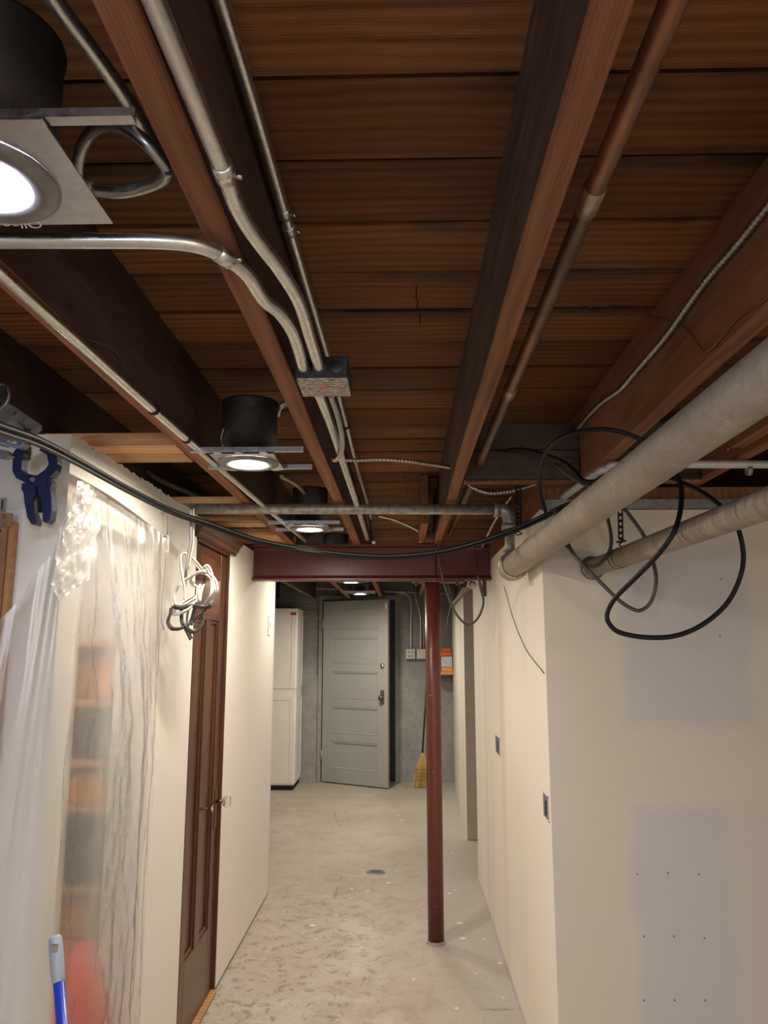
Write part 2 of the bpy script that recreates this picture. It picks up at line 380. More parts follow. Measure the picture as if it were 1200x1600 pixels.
# plastic sheeting
def plastic(name, milk, wr, tr):
    t = NT(name); v = t.coord(); x, y, z = t.sep(v)
    w1 = t.noise(t.coord(scale=(5, 5, .9)), 2.0, 3, .5, .6); w2 = t.noise(v, 26*wr, 4, .6, 1.5)
    h = t.math('ADD', w1, t.math('MULTIPLY', w2, .16*wr*wr))
    b = t.n.new('ShaderNodeBump'); t.set(b.inputs['Strength'], .38); t.set(b.inputs['Distance'], .010*wr); t.set(b.inputs['Height'], h)
    gl = t.n.new('ShaderNodeBsdfGlossy'); t.set(gl.inputs['Roughness'], .27); t.set(gl.inputs['Normal'], b.outputs[0]); t.set(gl.inputs['Color'], (.95, .95, .95))
    tl = t.n.new('ShaderNodeBsdfTranslucent'); t.set(tl.inputs['Color'], (.9, .88, .85))
    df = t.n.new('ShaderNodeBsdfDiffuse'); t.set(df.inputs['Color'], (.86, .85, .83)); t.set(df.inputs['Normal'], b.outputs[0])
    tp = t.n.new('ShaderNodeBsdfTransparent'); t.set(tp.inputs['Color'], (.97, .97, .97))
    rf = t.n.new('ShaderNodeBsdfRefraction'); t.set(rf.inputs['Roughness'], .5); t.set(rf.inputs['IOR'], 1.045); t.set(rf.inputs['Normal'], b.outputs[0])
    def mx(f, a, c):
        n = t.n.new('ShaderNodeMixShader'); t.set(n.inputs[0], f); t.set(n.inputs[1], a.outputs[0]); t.set(n.inputs[2], c.outputs[0]); return n
    see = mx(tr, rf, tp); body = mx(.35, df, tl)
    mk = t.math('ADD', milk, t.math('MULTIPLY', t.math('SUBTRACT', w1, .5), .12))
    s1 = mx(mk, see, body); s2 = mx(.10, s1, gl)
    t.set(t.out.inputs['Surface'], s2.outputs[0]); return t.m
M['poly'] = plastic('polythene_sheet', .17, 1., .4)
M['poly2'] = plastic('crumpled_polythene', .62, 1.7, .3)
def emit(name, col, s):
    t = NT(name); t.set(t.p.inputs['Emission Color'], col); t.set(t.p.inputs['Emission Strength'], s); return t.fin((.8, .8, .8), .5)

# ================================================================= STRUCTURE
ZS = 2.31; ZJ = 2.067
tag(MB().box(-2.6, 2.6, -3, 9.6, -.1, 0).build('floor', M['floor']), kind='structure')
ceil = tag(MB().box(-2.6, 2.6, -3, 9.6, ZS+.022, ZS+.08).build('ceiling', M['void']), kind='structure')
random.seed(4)
JX = [(-1.96, -1.92), (-1.50, -1.46), (-1.07, -1.03), (-.645, -.60), (-.276, -.234), (.17, .21), (.612, .655), (1.02, 1.06), (1.45, 1.49), (1.89, 1.93)]
PW = .1955
plank_mesh = {}
def plank(x0, x1, y, k):
    L = round(x1-x0, 3); key = (L, k % 3)
    if key not in plank_mesh:
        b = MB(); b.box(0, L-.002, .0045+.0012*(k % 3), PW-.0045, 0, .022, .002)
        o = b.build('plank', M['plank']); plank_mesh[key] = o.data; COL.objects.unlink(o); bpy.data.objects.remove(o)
    o = bpy.data.objects.new('plank', plank_mesh[key])
    o.location = (x0, y, ZS + random.uniform(-.001, .003)); COL.objects.link(o); o.parent = ceil
    return o
k = -20
while 1.176+PW*k < 9.4:
    y = 1.176+PW*k
    cuts = [-2.55] + sorted(random.sample([-1.05, -.62, 1.04, 1.47], 1)) + [2.55]
    if random.random() < .4: cuts = [-2.55, 2.55]
    for a, b in zip(cuts, cuts[1:]): plank(a, b, y, k)
    k += 1
# left wall with a sheeted opening and a door opening
LX = -.84
b = MB(); T = .11; WT = 2.035
b.box(LX-T, LX, 1.87, 2.0, 0, WT); b.box(LX-T, LX, 2.0, 2.56, 1.84, WT); b.box(LX-T, LX, 2.56, 3.09, 0, WT)
b.box(LX-T, LX, 3.09, 3.69, 1.955, WT); b.box(LX-T, LX, 3.69, 5.0, .014, WT)
tag(b.build('wall_left', M['wallL']), kind='structure')
tag(MB().box(LX-T, LX-.001, 5.0, 5.06, .014, 1.99).build('trim_1', M['wallend']), kind='structure')
tag(MB().box(-2.6, LX-T, 1.87, 1.97, 0, 2.03).build('wall_left_return', M['wallC']), kind='structure')
b = MB(); b.box(-1.66, -1.60, 1.97, 5.0, 0, 2.2); b.box(-1.6, LX-T, 2.95, 3.0, 0, 2.0)
tag(b.build('wall_closet', M['plain']), kind='structure')
# right walls
RX = .49
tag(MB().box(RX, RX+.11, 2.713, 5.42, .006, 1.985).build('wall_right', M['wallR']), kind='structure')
tag(MB().box(RX+.0, 2.6, 2.70, 2.713, .0, 1.981).build('wall_right_return', M['wallF']), kind='structure')
tag(MB().box(RX+.02, 2.6, 2.705, 2.80, 1.985, 2.02).build('trim_2', M['greyboard']), kind='structure')
tag(MB().box(RX+.02, 2.6, 2.72, 2.76, 2.021, 2.066).build('trim_3', M['joist']), kind='structure')
b = MB(); b.prism([(.50, 6.45, 0), (.50+.12, 6.45, 0), (.67, 9.1, 0), (.57, 9.1, 0)], (0, 0, 2.0))
tag(b.build('wall_right_far', M['farR']), kind='structure')
tag(MB().box(.501, .70, 6.435, 6.45, .01, 1.98).build('trim_4', M['farjamb']), kind='structure')
# back wall: thicker plastered base course, doorway
b = MB(); BY = 9.12
b.box(-2.6, -.95, BY+.03, BY+.3, 1.17, 2.3); b.box(-.09, 2.6, BY+.03, BY+.3, 1.17, 2.3); b.box(-.95, -.09, BY+.03, BY+.3, 2.07, 2.3)
for x0, x1 in ((-2.6, -.95), (-.09, 2.6)):
    n = max(4, int((x1-x0)/.12)); 
    top = [(x0+(x1-x0)*i/n, BY, 1.15+random.uniform(-.02, .03)) for i in range(n+1)]
    b.prism([(x0, BY, 0)]+top+[(x1, BY, 0)], (0, .3, 0))
    b.box(x0, x1, BY+.01, BY+.2, 1.1, 1.19)
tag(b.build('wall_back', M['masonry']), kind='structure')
b = MB(); b.box(-.99, -.945, BY-.025, BY+.05, 0, 2.10, .004); b.box(-.095, -.05, BY-.02, BY+.05, 0, 2.10, .004); b.box(-.99, -.05, BY-.03, BY+.05, 2.06, 2.11, .004)
tag(b.build('trim_5', M['masonry']), kind='structure')
tag(MB().box(-.945, -.095, BY+.07, BY+.11, 0, 2.07).build('wall_doorway_back', M['bluepaint']), kind='structure')
# enclosing walls out of view
tag(MB().box(-2.7, -2.6, -3.1, 9.7, 0, 2.33).build('wall_far_left', M['plain']), kind='structure')
tag(MB().box(2.6, 2.7, -3.1, 9.7, 0, 2.33).build('wall_far_right', M['plain']), kind='structure')
tag(MB().box(-2.7, 2.7, -3.1, -3.0, 0, 2.33).build('wall_behind', M['plain']), kind='structure')

# ================================================================= JOISTS
jl = {0: 'outermost dark joist far left over the workshop side', 1: 'dark joist second from far left over the workshop side', 2: 'dark joist above the top of the left white wall',
      3: 'old brown ceiling joist with a conduit strapped along it, left of the can lights', 4: 'old brown ceiling joist just left of the speckled junction box',
      5: 'wide old brown joist down the middle of the ceiling beside the copper pipe', 6: 'old brown joist on the right carrying the wavy grey flexible conduit',
      7: 'brown joist behind the fat drain pipe at right, doubled by a shorter board', 8: 'joist over the right side room, out of view', 9: 'last joist far right, out of view'}
for i, (x0, x1) in enumerate(JX):
    b = MB()
    # slightly crooked sawn timber
    n = 24; pts = []
    for j in range(n+1):
        y = -3+12.1*j/n; dx = random.uniform(-.0015, .0015); dz = random.uniform(-.0012, .0012)
        pts.append([(x0+dx, y, ZJ+.003+dz), (x0+dx+.003, y, ZJ+dz), (x1+dx-.003, y, ZJ+dz), (x1+dx, y, ZJ+.003+dz), (x1+dx, y, ZS-.0015), (x0+dx, y, ZS-.0015)])
    R = [[b.b.verts.new(p) for p in r] for r in pts]
    for A, B in zip(R, R[1:]):
        for q in range(6): b.b.faces.new((A[q], A[(q+1) % 6], B[(q+1) % 6], B[q]))
    b.b.faces.new(R[0]); b.b.faces.new(R[-1][::-1])
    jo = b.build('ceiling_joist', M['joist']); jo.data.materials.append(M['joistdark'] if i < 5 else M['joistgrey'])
    for f in jo.data.polygons:      # sides of the left joists get a darker material, the middle one greyed on its left side
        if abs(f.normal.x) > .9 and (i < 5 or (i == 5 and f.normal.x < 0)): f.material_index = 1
    tag(jo, jl[i], 'joist', 'floor joists overhead')
sj = MB().box(.975, 1.018, -3, 2.24, 2.085, ZS-.002, .002).build('sister_joist', M['joist'])
for px_, py_ in ((1172, 663), (1138, 701), (1118, 690)):
    p_ = at(px_, py_, X=.975); MB().cyl(p_+Vector((-.004, 0, 0)), p_+Vector((.002, 0, 0)), .003, n=8).build('nail', M['chrome'], sj)
tag(sj, 'shorter brown board with nail holes fixed beside the right joist behind the drain pipe', 'joist')
b = thing('joist_block', 'short joist stub with a dark slot beside the middle joist above the beam', 'wood block', (.13, 4.0, ZJ))
MB().box(.085, .12, 3.55, 4.30, ZJ+.005, ZS-.002, .002).build('stub', M['joist'], b)
MB().box(.12, .168, 3.62, 3.68, ZJ+.20, ZS-.004, .002).build('spacer', M['joist'], b)
MB().box(.12, .168, 4.12, 4.30, ZJ+.005, ZJ+.06, .002).build('spacer', M['joist'], b)
for x0, x1, l in ((.212, .610, 'weathered dark double board between the middle and right joists, pierced by the copper pipe'), (.657, 1.018, 'weathered dark double board between the two right joists behind the fat drain pipe')):
    q = thing('blocking', l, 'wood block', ((x0+x1)/2, 2.6, ZJ))
    MB().box(x0, x1, 2.585, 2.625, ZJ+.0, ZJ+.105, .003).build('board', M['oldboard'], q)
    MB().box(x0, x1, 2.592, 2.632, ZJ+.108, ZJ+.205, .003).build('board', M['oldboard'], q)
    MB().box(x0, x1, 2.583, 2.626, ZJ-.008, ZJ-.001, .001).build('lath', M['joist'], q)
# pale pine nailers between left wall top and joist
nl = ['pair of pale flat studs nearest the camera, bridging left wall and joist', 'pair of pale flat studs just past the horizontal grey pipe', 'pair of pale flat studs second before the red beam', 'pair of pale flat studs closest to the red beam']
for (y0, ym, y1), l in zip(((2.11, 2.203, 2.30), (3.08, 3.17, 3.28), (3.42, 3.50, 3.6), (3.92, 4.02, 4.12)), nl):
    q = thing('stud_bridge', l, 'wood framing', (-.8, y0, ZJ))
    dz = 0 if y0 < 3 else random.uniform(0, .008)
    MB().box(-1.028, -.647, y0, ym-.003, ZJ+dz, ZJ+dz+.04, .002).build('stud', M['pale'], q)
    MB().box(-1.028, -.647, ym, y1, ZJ-.002+dz, ZJ+dz+.038, .002).build('stud', M['pale'], q)
    MB().box(-.69, -.647, y0-.001, y1+.001, ZJ+dz+.042, ZJ+dz+.10, .002).build('end_block', M['palez'], q)
q = thing('stud_bridge', 'last pale stud resting on the left end of the red beam', 'wood framing', (-.8, 4.2, 2.075))
MB().box(-1.028, -.60, 4.19, 4.27, 2.075, 2.11, .002).build('stud', M['pale'], q)

# ================================================================= BEAM AND COLUMN
bt = thing('steel_beam', 'dark red painted steel I-beam crossing the corridor', 'beam', (-.16, 4.28, 1.863))
def ibeam(x0, x1, z0=1.868, z1=ZJ):
    b = MB(); y0 = 4.236; y1 = 4.336
    prof = [(y0, z0), (y1, z0), (y1, z0+.010), (4.296, z0+.018), (4.290, z0+.03), (4.290, z1-.03), (4.296, z1-.018), (y1, z1-.010), (y1, z1-.001), (y0, z1-.001), (y0, z1-.010), (4.272, z1-.018), (4.280, z1-.03), (4.280, z0+.03), (4.272, z0+.018), (y0, z0+.010)]
    b.prism([(x0, y, z) for y, z in prof], (x1-x0, 0, 0)); return b
ibeam(LX+.002, .181).build('beam_section', M['red'], bt); ibeam(.187, RX-.002).build('beam_section', M['red'], bt)
cpl = MB().box(.05, .34, 4.236, 4.336, 1.8555, 1.8675, .001).build('cap_plate', M['red'], bt)
for x in (.075, .30):
    MB().cyl((x, 4.255, 1.868), (x, 4.255, 1.889), .010, n=6).build('bolt', M['red'], cpl)
    MB().cyl((x, 4.255, 1.840), (x, 4.255, 1.8554), .009, n=6).build('bolt', M['red'], cpl)
MB().box(.1805, .1875, 4.282, 4.288, 1.889, 2.04).build('splice_gap', M['void'], bt)
ct = thing('steel_column', 'dark red painted round steel post standing on the concrete floor', 'post', (.163, 4.286, 0))
MB().tube([(.163, 4.286, z) for z in (.012, .6, 1.2, 1.855)], .0415, 32).build('shaft', M['red'], ct)
random.seed(9)
b = MB(); b.lathe([(.0, .016), (.043, .016), (.045, .009), (.048, .003), (.050, 0)], (.163, 4.286, 0), n=24)
for v in b.b.verts: v.co.x += random.uniform(-.003, .003); v.co.y += random.uniform(-.003, .003)
b.build('grout_ring', simple('base_grout', (.33, .30, .27), .8), ct)

# ================================================================= PIPES
def pipe(name, a, b_, r, mat, label, cat='pipe', n=24):
    return tag(MB().cyl(a, b_, r, n=n).build(name, mat), label, cat)
hp = thing('vent_pipe', 'grey steel pipe spanning the corridor below the joists with an elbow at its right end', 'pipe', (-.2, 3, 2.04))
MB().cyl((-.93, 2.985, 2.045), (.385, 3.0, 2.038), .0205, n=24).build('pipe_run', M['emtdull'], hp)
MB().cyl((.0, 2.995, 2.04), (.004, 2.995, 2.04), .0215, n=24).build('pipe_joint', M['emtdull'], hp)
b = MB(); b.tube(spline([(.365, 3.0, 2.038), (.395, 3.0, 2.036), (.415, 3, 2.02), (.42, 3, 1.995), (.42, 3, 1.965)], 6), .026, 20)
b.lathe([(.026, -.01), (.031, -.01), (.031, .012), (.026, .012)], (.37, 3.0, 2.038), (1, 0, 0)); b.lathe([(.026, -.01), (.031, -.01), (.031, .012), (.026, .012)], (.42, 3.0, 1.968), (0, 0, 1))
b.build('elbow', M['emtdull'], hp)
MB().cyl((.42, 3.0, 1.97), (.42, 3.0, 1.85), .0195, n=20).build('drop_pipe', M['emtdull'], hp)
P0 = Vector((.426, 2.985, 1.812)); P1 = Vector((.524, 1.063, 1.881)); D = (P1-P0).normalized()
dp = thing('drain_pipe', 'fat beige-painted drain pipe running overhead from the corridor wall corner toward the camera', 'pipe', P0)
MB().tube([P0+D*s for s in (.0, .6, 1.3, 2.2, 3.6)], .0445, 40).build('pipe_run', M['drain'], dp)
b = MB()
b.lathe([(.0, -.05), (.045, -.048), (.055, -.03), (.0575, 0), (.0575, .022), (.052, .03), (.046, .03)], P0-D*.0, D, 36)
b.lathe([(.024, .03), (.028, .03), (.028, .062), (.021, .062)], (.42, 3.0, P0.z), (0, 0, 1), 20); b.build('hub_fitting', M['emtdull'], dp)
MB().lathe([(.0447, -.004), (.0468, -.002), (.0468, .003), (.0447, .006)], P0+D*.38, D, 36).build('weld_ring', M['drain'], dp)
Q0 = Vector((.662, 2.697, 1.774)); Q1 = Vector((.69, 1.443, 1.768)); E_ = (Q1-Q0).normalized()
sp = thing('drain_pipe', 'thinner mottled brown-grey drain pipe entering the right return wall below the fat pipe', 'pipe', Q0)
MB().tube([Q0+E_*s for s in (0, .8, 1.6, 2.6)], .0305, 32).build('pipe_run', M['drain2'], sp)
MB().lathe([(.0, .001), (.040, .001), (.042, .006), (.031, .010)], Q0, E_, 28).build('wall_collar', M['greyboard'], sp)
for e_ in (.34, .30): MB().lathe([(.0305, -.003), (.0322, 0), (.0305, .003)], Q0+E_*e_, E_, 28).build('wire_tie', M['strap'], sp)
# copper pipe
cp = thing('copper_pipe', 'tarnished copper water pipe running along the middle joist', 'pipe', (.26, 1, 2.12))
a0 = Vector((.272, -1.5, 2.125)); a1 = Vector((.262, 4.2, 2.125))
def lerp(a, b, t): return a+(b-a)*t
cy = lambda y: lerp(a0, a1, (y+1.5)/5.7)
MB().tube([cy(y) for y in (-1.5, .9, 2.0, 3.0, 4.2)], .0145, 20).build('tube', M['copper'], cp)
for y in (1.0, 1.83):
    MB().lathe([(.0146, -.03), (.0168, -.028), (.0168, .028), (.0146, .03)], cy(y), (0, 1, 0), 20).build('coupling', simple('solder_joint', (.42, .34, .26), .35, .8), cp)
# white-grey conduit crossing at right
wc = thing('conduit', 'bright straight conduit crossing behind the fat drain pipe at right', 'conduit', (.9, 2.3, 2.03))
MB().tube(spline([(2.2, 2.32, 2.05), (1.2, 2.31, 2.05), (.70, 2.30, 2.05), (.625, 2.315, 2.04), (.602, 2.36, 2.035), (.585, 2.6, 2.032), (.569, 2.84, 2.03), (.565, 3.3, 2.03)], 8), .0122, 16).build('tube', M['pipewhite'], wc)
MB().lathe([(.0122, -.006), (.016, -.006), (.016, .006), (.0122, .006)], at(1170, 735, Y=2.31), (1, 0, 0), 16).build('clip', M['emtdull'], wc)

# ================================================================= CONDUITS ON THE LEFT
def conduit(label, pts, r, mat='emt', couplings=(), step=8, straps=()):
    q = thing('conduit', label, 'conduit', pts[0]); P = spline(pts, step)
    MB().tube(P, r, 18).build('tube', M[mat], q)
    L = [0]
    for a, b in zip(P, P[1:]): L.append(L[-1]+(b-a).length)
    for f in couplings:
        i = min(len(P)-2, int(f*(len(P)-1))); d = (P[i+1]-P[i]).normalized()
        MB().lathe([(r*.98, -.014), (r*1.2, -.0135), (r*1.2, .0135), (r*.98, .014)], P[i], d, 18).build('coupling', M[mat], q)
        MB().cyl(P[i]+Vector((r*1.1, 0, 0))+d*.008, P[i]+Vector((r*1.9, 0, -.002))+d*.008, .0035, n=8).build('set_screw', M['chrome'], q)
    for p in straps:
        i = min(range(len(P)), key=lambda j: abs(P[j].y-p)); d = (P[min(i+1, len(P)-1)]-P[i-1]).normalized()
        MB().lathe([(r*1.02, -.005), (r*1.3, -.005), (r*1.3, .005), (r*1.02, .005)], P[i], d, 14).build('strap', M['strap'], q)
    return q
r3 = .0108
conduit('galvanised conduit bending into the front of the speckled junction box, right of two', [at(205, -80, z=2.062), at(240, 0, z=2.060), at(295, 133, z=2.056), at(350, 268, z=2.052), at(368, 318, z=2.05), at(395, 365, z=2.05), at(440, 425, z=2.048), at(468, 474, z=2.046), at(484, 525, z=2.046), at(500, 578, z=2.046)], r3, couplings=(.335,))
conduit('galvanised conduit crossing from the left with an S-bend into the speckled junction box', [at(-120, 376, z=2.045), at(0, 376, z=2.045), at(140, 376, z=2.045), at(250, 377, z=2.045), at(310, 384, z=2.045), at(350, 401, z=2.045), at(385, 428, z=2.045), at(412, 468, z=2.045), at(436, 488, z=2.045), at(455, 515, z=2.045), at(465, 542, z=2.045), at(475, 578, z=2.045)], r3, couplings=(.455,))
conduit('thin shiny conduit running along the joist right of the junction box toward the beam', [at(336, -30, X=-.218), at(345, 0, X=-.217), at(400, 178, X=-.214), at(452, 358, X=-.212), at(512, 560, X=-.207), at(538, 655, X=-.200), at(557, 730, X=-.193), at(577, 800, X=-.19), at(584, 848, Y=4.2)], .0104, couplings=(.36, .385), straps=(2.6,))
conduit('galvanised conduit leaving the far side of the junction box toward the red beam', [at(497, 612, z=2.047), at(520, 672, z=2.05), at(540, 735, z=2.052), at(558, 790, z=2.052), at(574, 842, z=2.053)], r3)
conduit('long galvanised conduit strapped under the left joist beside the can lights', [Vector((-.597, -.5, 2.053)), Vector((-.597, .6, 2.054)), at(0, 425, z=2.055), at(120, 532, z=2.055), at(240, 640, z=2.055), at(340, 728, z=2.055), at(430, 805, z=2.055), at(478, 845, z=2.055)], .0105, straps=(1.75, 2.02))
conduit('short slanting conduit behind the joist in the top left corner', [at(40, -80, z=2.14), at(85, 0, z=2.14), at(150, 87, z=2.14), at(206, 168, z=2.14), at(232, 215, z=2.14), at(262, 268, z=2.14)], .0095)
conduit('dim grey pipe high in the dark bay above the left wall', [at(-60, 590, z=2.2), at(10, 622, z=2.2), at(115, 675, z=2.2), at(250, 750, z=2.2), at(320, 782, z=2.2), at(400, 830, z=2.2)], .012, 'emtdull')
conduit('slim conduit dropping behind the red beam near its middle', [at(590, 806, Y=4.18), at(615, 812, Y=4.2), at(645, 825, Y=4.2), at(656, 833, Y=4.2), at(657, 848, Y=4.2)], .0075)
# flexible armoured conduits
fl = tag(flex('armoured_cable', [at(517, 618, z=2.05), at(528, 650, z=2.04), at(535, 685, z=2.03), at(533, 708, z=2.03), at(524, 719, z=2.03), at(520, 715, z=2.04)], .0070, M['flex']), 'ribbed armoured cable drooping from the speckled junction box', 'cable')
tag(flex('armoured_cable', [at(524, 716, z=2.05), at(550, 719, z=2.055), at(600, 718, z=2.06), at(650, 722, z=2.06), at(703, 730, z=2.075)], .0065, M['flex']), 'ribbed armoured cable spanning two joists to the middle joist', 'cable')
tag(flex('armoured_cable', [at(728, 752, Y=2.75), at(740, 762, Y=2.75), at(765, 770, Y=2.74), at(800, 767, Y=2.74), at(835, 757, Y=2.72), at(862, 748, Y=2.70)], .0078, M['flex']), 'ribbed armoured cable drooping below the weathered double board', 'cable')
Jp = [at(1260, 250, X=.600), at(1200, 322, X=.600), at(1150, 384, X=.600), at(1100, 443, X=.600), at(1045, 520, X=.600), at(1015, 556, X=.600), at(990, 585, X=.600), at(970, 608, X=.600), at(942, 628, X=.600), at(915, 655, X=.600), at(893, 683, X=.600), at(872, 706, X=.600)]
tag(flex('armoured_cable', Jp, .0085, M['flex'], pitch=.007), 'wavy grey armoured cable stapled along the side of the right joist', 'cable')
tag(flex('armoured_cable', [at(800, 775, Y=3.3), at(785, 795, Y=3.4), at(770, 820, Y=3.6), at(757, 846, Y=3.9), at(752, 858, Y=4.22)], .006, M['flex']), 'slim grey armoured cable slanting down behind the pipe elbow', 'cable')

# junction box
jb = thing('junction_box', 'square electrical box with speckled cover and orange dot hung beside the joist', 'electrical box', (-.16, 1.51, 2.027))
X0, X1, Y0, Y1 = -.212, -.108, 1.455, 1.565
MB().box(X0, X1, Y0, Y1, 2.030, 2.074, .002).build('box_body', M['boxdark'], jb)
MB().box(X0+.001, X1-.001, Y0+.001, Y1-.001, 2.0265, 2.0295, .0008).build('cover_plate', M['steelplate'], jb)
MB().box(-.166, -.154, 1.50, 1.513, 2.0255, 2.0264).build('orange_dot', M['orange'], jb)
for x in (-.199, -.168):
    c_ = at(475, 578, z=2.045) if x < -.19 else at(500, 578, z=2.046)
    MB().lathe([(.011, -.018), (.0165, -.018), (.0165, -.004), (.0185, -.004), (.0185, 0)], (c_.x, Y0, 2.05), (0, 1, 0), 18).build('connector', M['boxdark'], jb)
for x in (-.205, -.115, -.180, -.150):
    MB().cyl((x, Y0+.001, 2.04), (x, Y0-.002, 2.04), .0022, n=8).build('screw', M['chrome'], jb)
MB().lathe([(.0, -.0006), (.012, -.0006), (.013, .0)], (-.13, Y0, 2.052), (0, 1, 0), 20).build('knockout', M['boxdark'], jb)

# ================================================================= RECESSED LIGHTS
lens_mats = {}
def make_light(x, y, tone, k, label, detail=1):
    q = thing('recessed_light', label, 'ceiling light', (x, y, 2.03), 'recessed can lights in a row')
    z = 2.032; R = .0885
    MB().lathe([(.0, .175), (.078, .175), (.0825, .174), (.0825, .168), (.0805, .166), (.0805, 0), (.078, 0), (.078, .165), (0, .165)], (x, y, z+.012), n=32).build('can', M['darkmetal'], q)
    b = MB(); y1 = y+.095; 
    b.box(x-.092, x+.09+(.03 if y == .80 else 0), y-.10, y+.098, z+.004, z+.006)
    b.build('mounting_plate', M['galv'], q)
    MB().lathe([(R, .003), (R, .0), (R-.006, -.0035), (.060, -.004), (.053, .0), (.0525, .003)], (x, y, z), n=40).build('trim_ring', M['trimgrey'], q)
    key = (tone, k)
    if key not in lens_mats: lens_mats[key] = emit('lamp_lens', tone, LAMP*k)
    MB().lathe([(.0, -.0015), (.03, -.0015), (.0525, .0005)], (x, y, z), n=32).build('lens', lens_mats[key], q)
    for yy in ((y-.105, y+.105) if y != .80 else (y-.09,)):
        b = MB(); b.box(-.598, -.278, yy-.007, yy+.007, z+.009, z+.012) if x < 0 else b.box(x-.18, x+.18, yy-.007, yy+.007, z+.009, z+.012)
        xa, xb = (-.598, -.278) if x < 0 else (x-.18, x+.18)
        b.box(xa, xb, yy-.001, yy+.001, z+.012, z+.024); b.build('hanger_bar', M['galv'], q)
        for xx in (x-.08, x-.02, x+.05): MB().box(xx, xx+.022, yy-.010, yy+.010, z+.006, z+.017, .001).build('clip', M['galv'], q)
    return q
M['trimgrey'] = simple('satin_nickel_trim', (.24, .225, .225), .4, .5, bump=0)
lamps = [make_light(*l) for l in LIGHTS]
def globe(x, y, z, r, k, label, tone=WARM):  # unseen lamps added to lift the ceiling and facing walls
    q = thing('added_globe', label, 'added lamp', (x, y, z))
    b = MB(); bmesh.ops.create_uvsphere(b.b, u_segments=24, v_segments=16, radius=r)
    for v in b.b.verts: v.co += Vector((x, y, z))
    b.build('globe_shade', emit('globe_fill', tone, k), q, True)
    MB().cyl((x, y, z+r), (x, y, z+r+.05), .02).build('socket', M['black'], q); MB().cyl((x, y, z+r+.05), (x, y, ZJ), .003).build('cord', M['black'], q)
globe(.95, -1.7, 1.55, .14, LAMP*GLOBE, 'added unseen globe lamp behind the camera at right')
globe(-.75, -1.7, 1.55, .14, LAMP*GLOBE, 'added unseen globe lamp behind the camera at left', COOL)
q = thing('added_closet_lamp', 'added unseen closet bulb lighting the contents behind the sheet', 'added lamp', (-1.3, 2.35, 1.98))  # bulb put in out of view to brighten the closet
b = MB(); bmesh.ops.create_uvsphere(b.b, u_segments=20, v_segments=12, radius=.06)
for v in b.b.verts: v.co += Vector((-1.3, 2.35, 1.98))
b.build('bulb', emit('closet_fill', (1, .95, .9), 17), q, True); MB().cyl((-1.3, 2.35, 2.03), (-1.3, 2.35, 2.31), .012).build('stem', M['black'], q)
# lettering on the nearest plate (reads upside down from here)
def text(s, size, loc, rot, mat, parent, ext=.0004, name='lettering'):
    c = bpy.data.curves.new(name, 'FONT'); c.body = s; c.size = size; c.extrude = ext; c.align_x = 'CENTER'; c.shear = .3
    o = bpy.data.objects.new(name, c); dg = None; COL.objects.link(o); bpy.context.view_layer.update()
    me = bpy.data.meshes.new_from_object(o.evaluated_get(bpy.context.evaluated_depsgraph_get())); COL.objects.unlink(o); bpy.data.objects.remove(o)
    me.materials.append(mat); n = bpy.data.objects.new(name, me); COL.objects.link(n)
    n.matrix_world = Matrix.Translation(loc) @ rot
    me.transform(n.matrix_world); n.matrix_world = Matrix.Identity(4)
    if parent: n.parent = parent; n.matrix_parent_inverse = Matrix.Translation(parent.location).inverted()
    return n
Rd = Matrix.Rotation(PI, 4, 'X')
text('Ollae', .024, Vector((at(42, 357, z=2.034).x, .888, 2.0355)), Matrix.Rotation(PI, 4, 'Y') @ Matrix.Rotation(0, 4, 'Z'), M['white'], lamps[0])
# whips
fw = cable('flex_whip', [at(262, 262, z=2.09), at(235, 230, z=2.10), at(205, 205, z=2.12), at(175, 194, z=2.14), at(150, 200, z=2.16), at(130, 225, z=2.17), at(122, 260, z=2.17), at(128, 285, z=2.16)], .0085, M['flex'], parent=lamps[0], n=14)
cable('flex_whip', [at(148, 297, z=2.12), at(190, 299, z=2.11), at(230, 290, z=2.11), at(255, 278, z=2.10), at(263, 262, z=2.09)], .0095, M['flex'], parent=lamps[0], n=14)
MB().cyl(at(125, 295, z=2.125), at(150, 297, z=2.12), .012, n=16).build('connector', M['emtdull'], lamps[0])
cable('flex_whip', [at(434, 648, z=2.19), at(438, 636, z=2.2), at(447, 630, z=2.21), at(462, 622, z=2.22)], .009, M['flex'], parent=lamps[1], n=12)
cable('flex_whip', [at(352, 705, Y=2.12), at(346, 685, Y=2.12), at(350, 668, Y=2.12)], .004, M['flex'], parent=lamps[1])
cable('flex_whip', [at(440, 745, z=2.12), at(460, 755, z=2.14), at(474, 768, z=2.18), at(478, 776, z=2.19)], .008, M['emtdull'], parent=lamps[2])
cable('flex_whip', [at(510, 775, z=2.19), at(520, 772, z=2.2), at(532, 776, z=2.2)], .006, M['emtdull'], parent=lamps[2])
# duct tube hanging behind second light
tag(MB().lathe([(.0, .12), (.05, .12), (.05, 0), (.047, 0), (.047, .11)], at(490, 850, Y=4.0), n=20).build('can_collar', M['darkmetal']), 'dark round collar hanging just before the red beam under the last light', 'fitting')

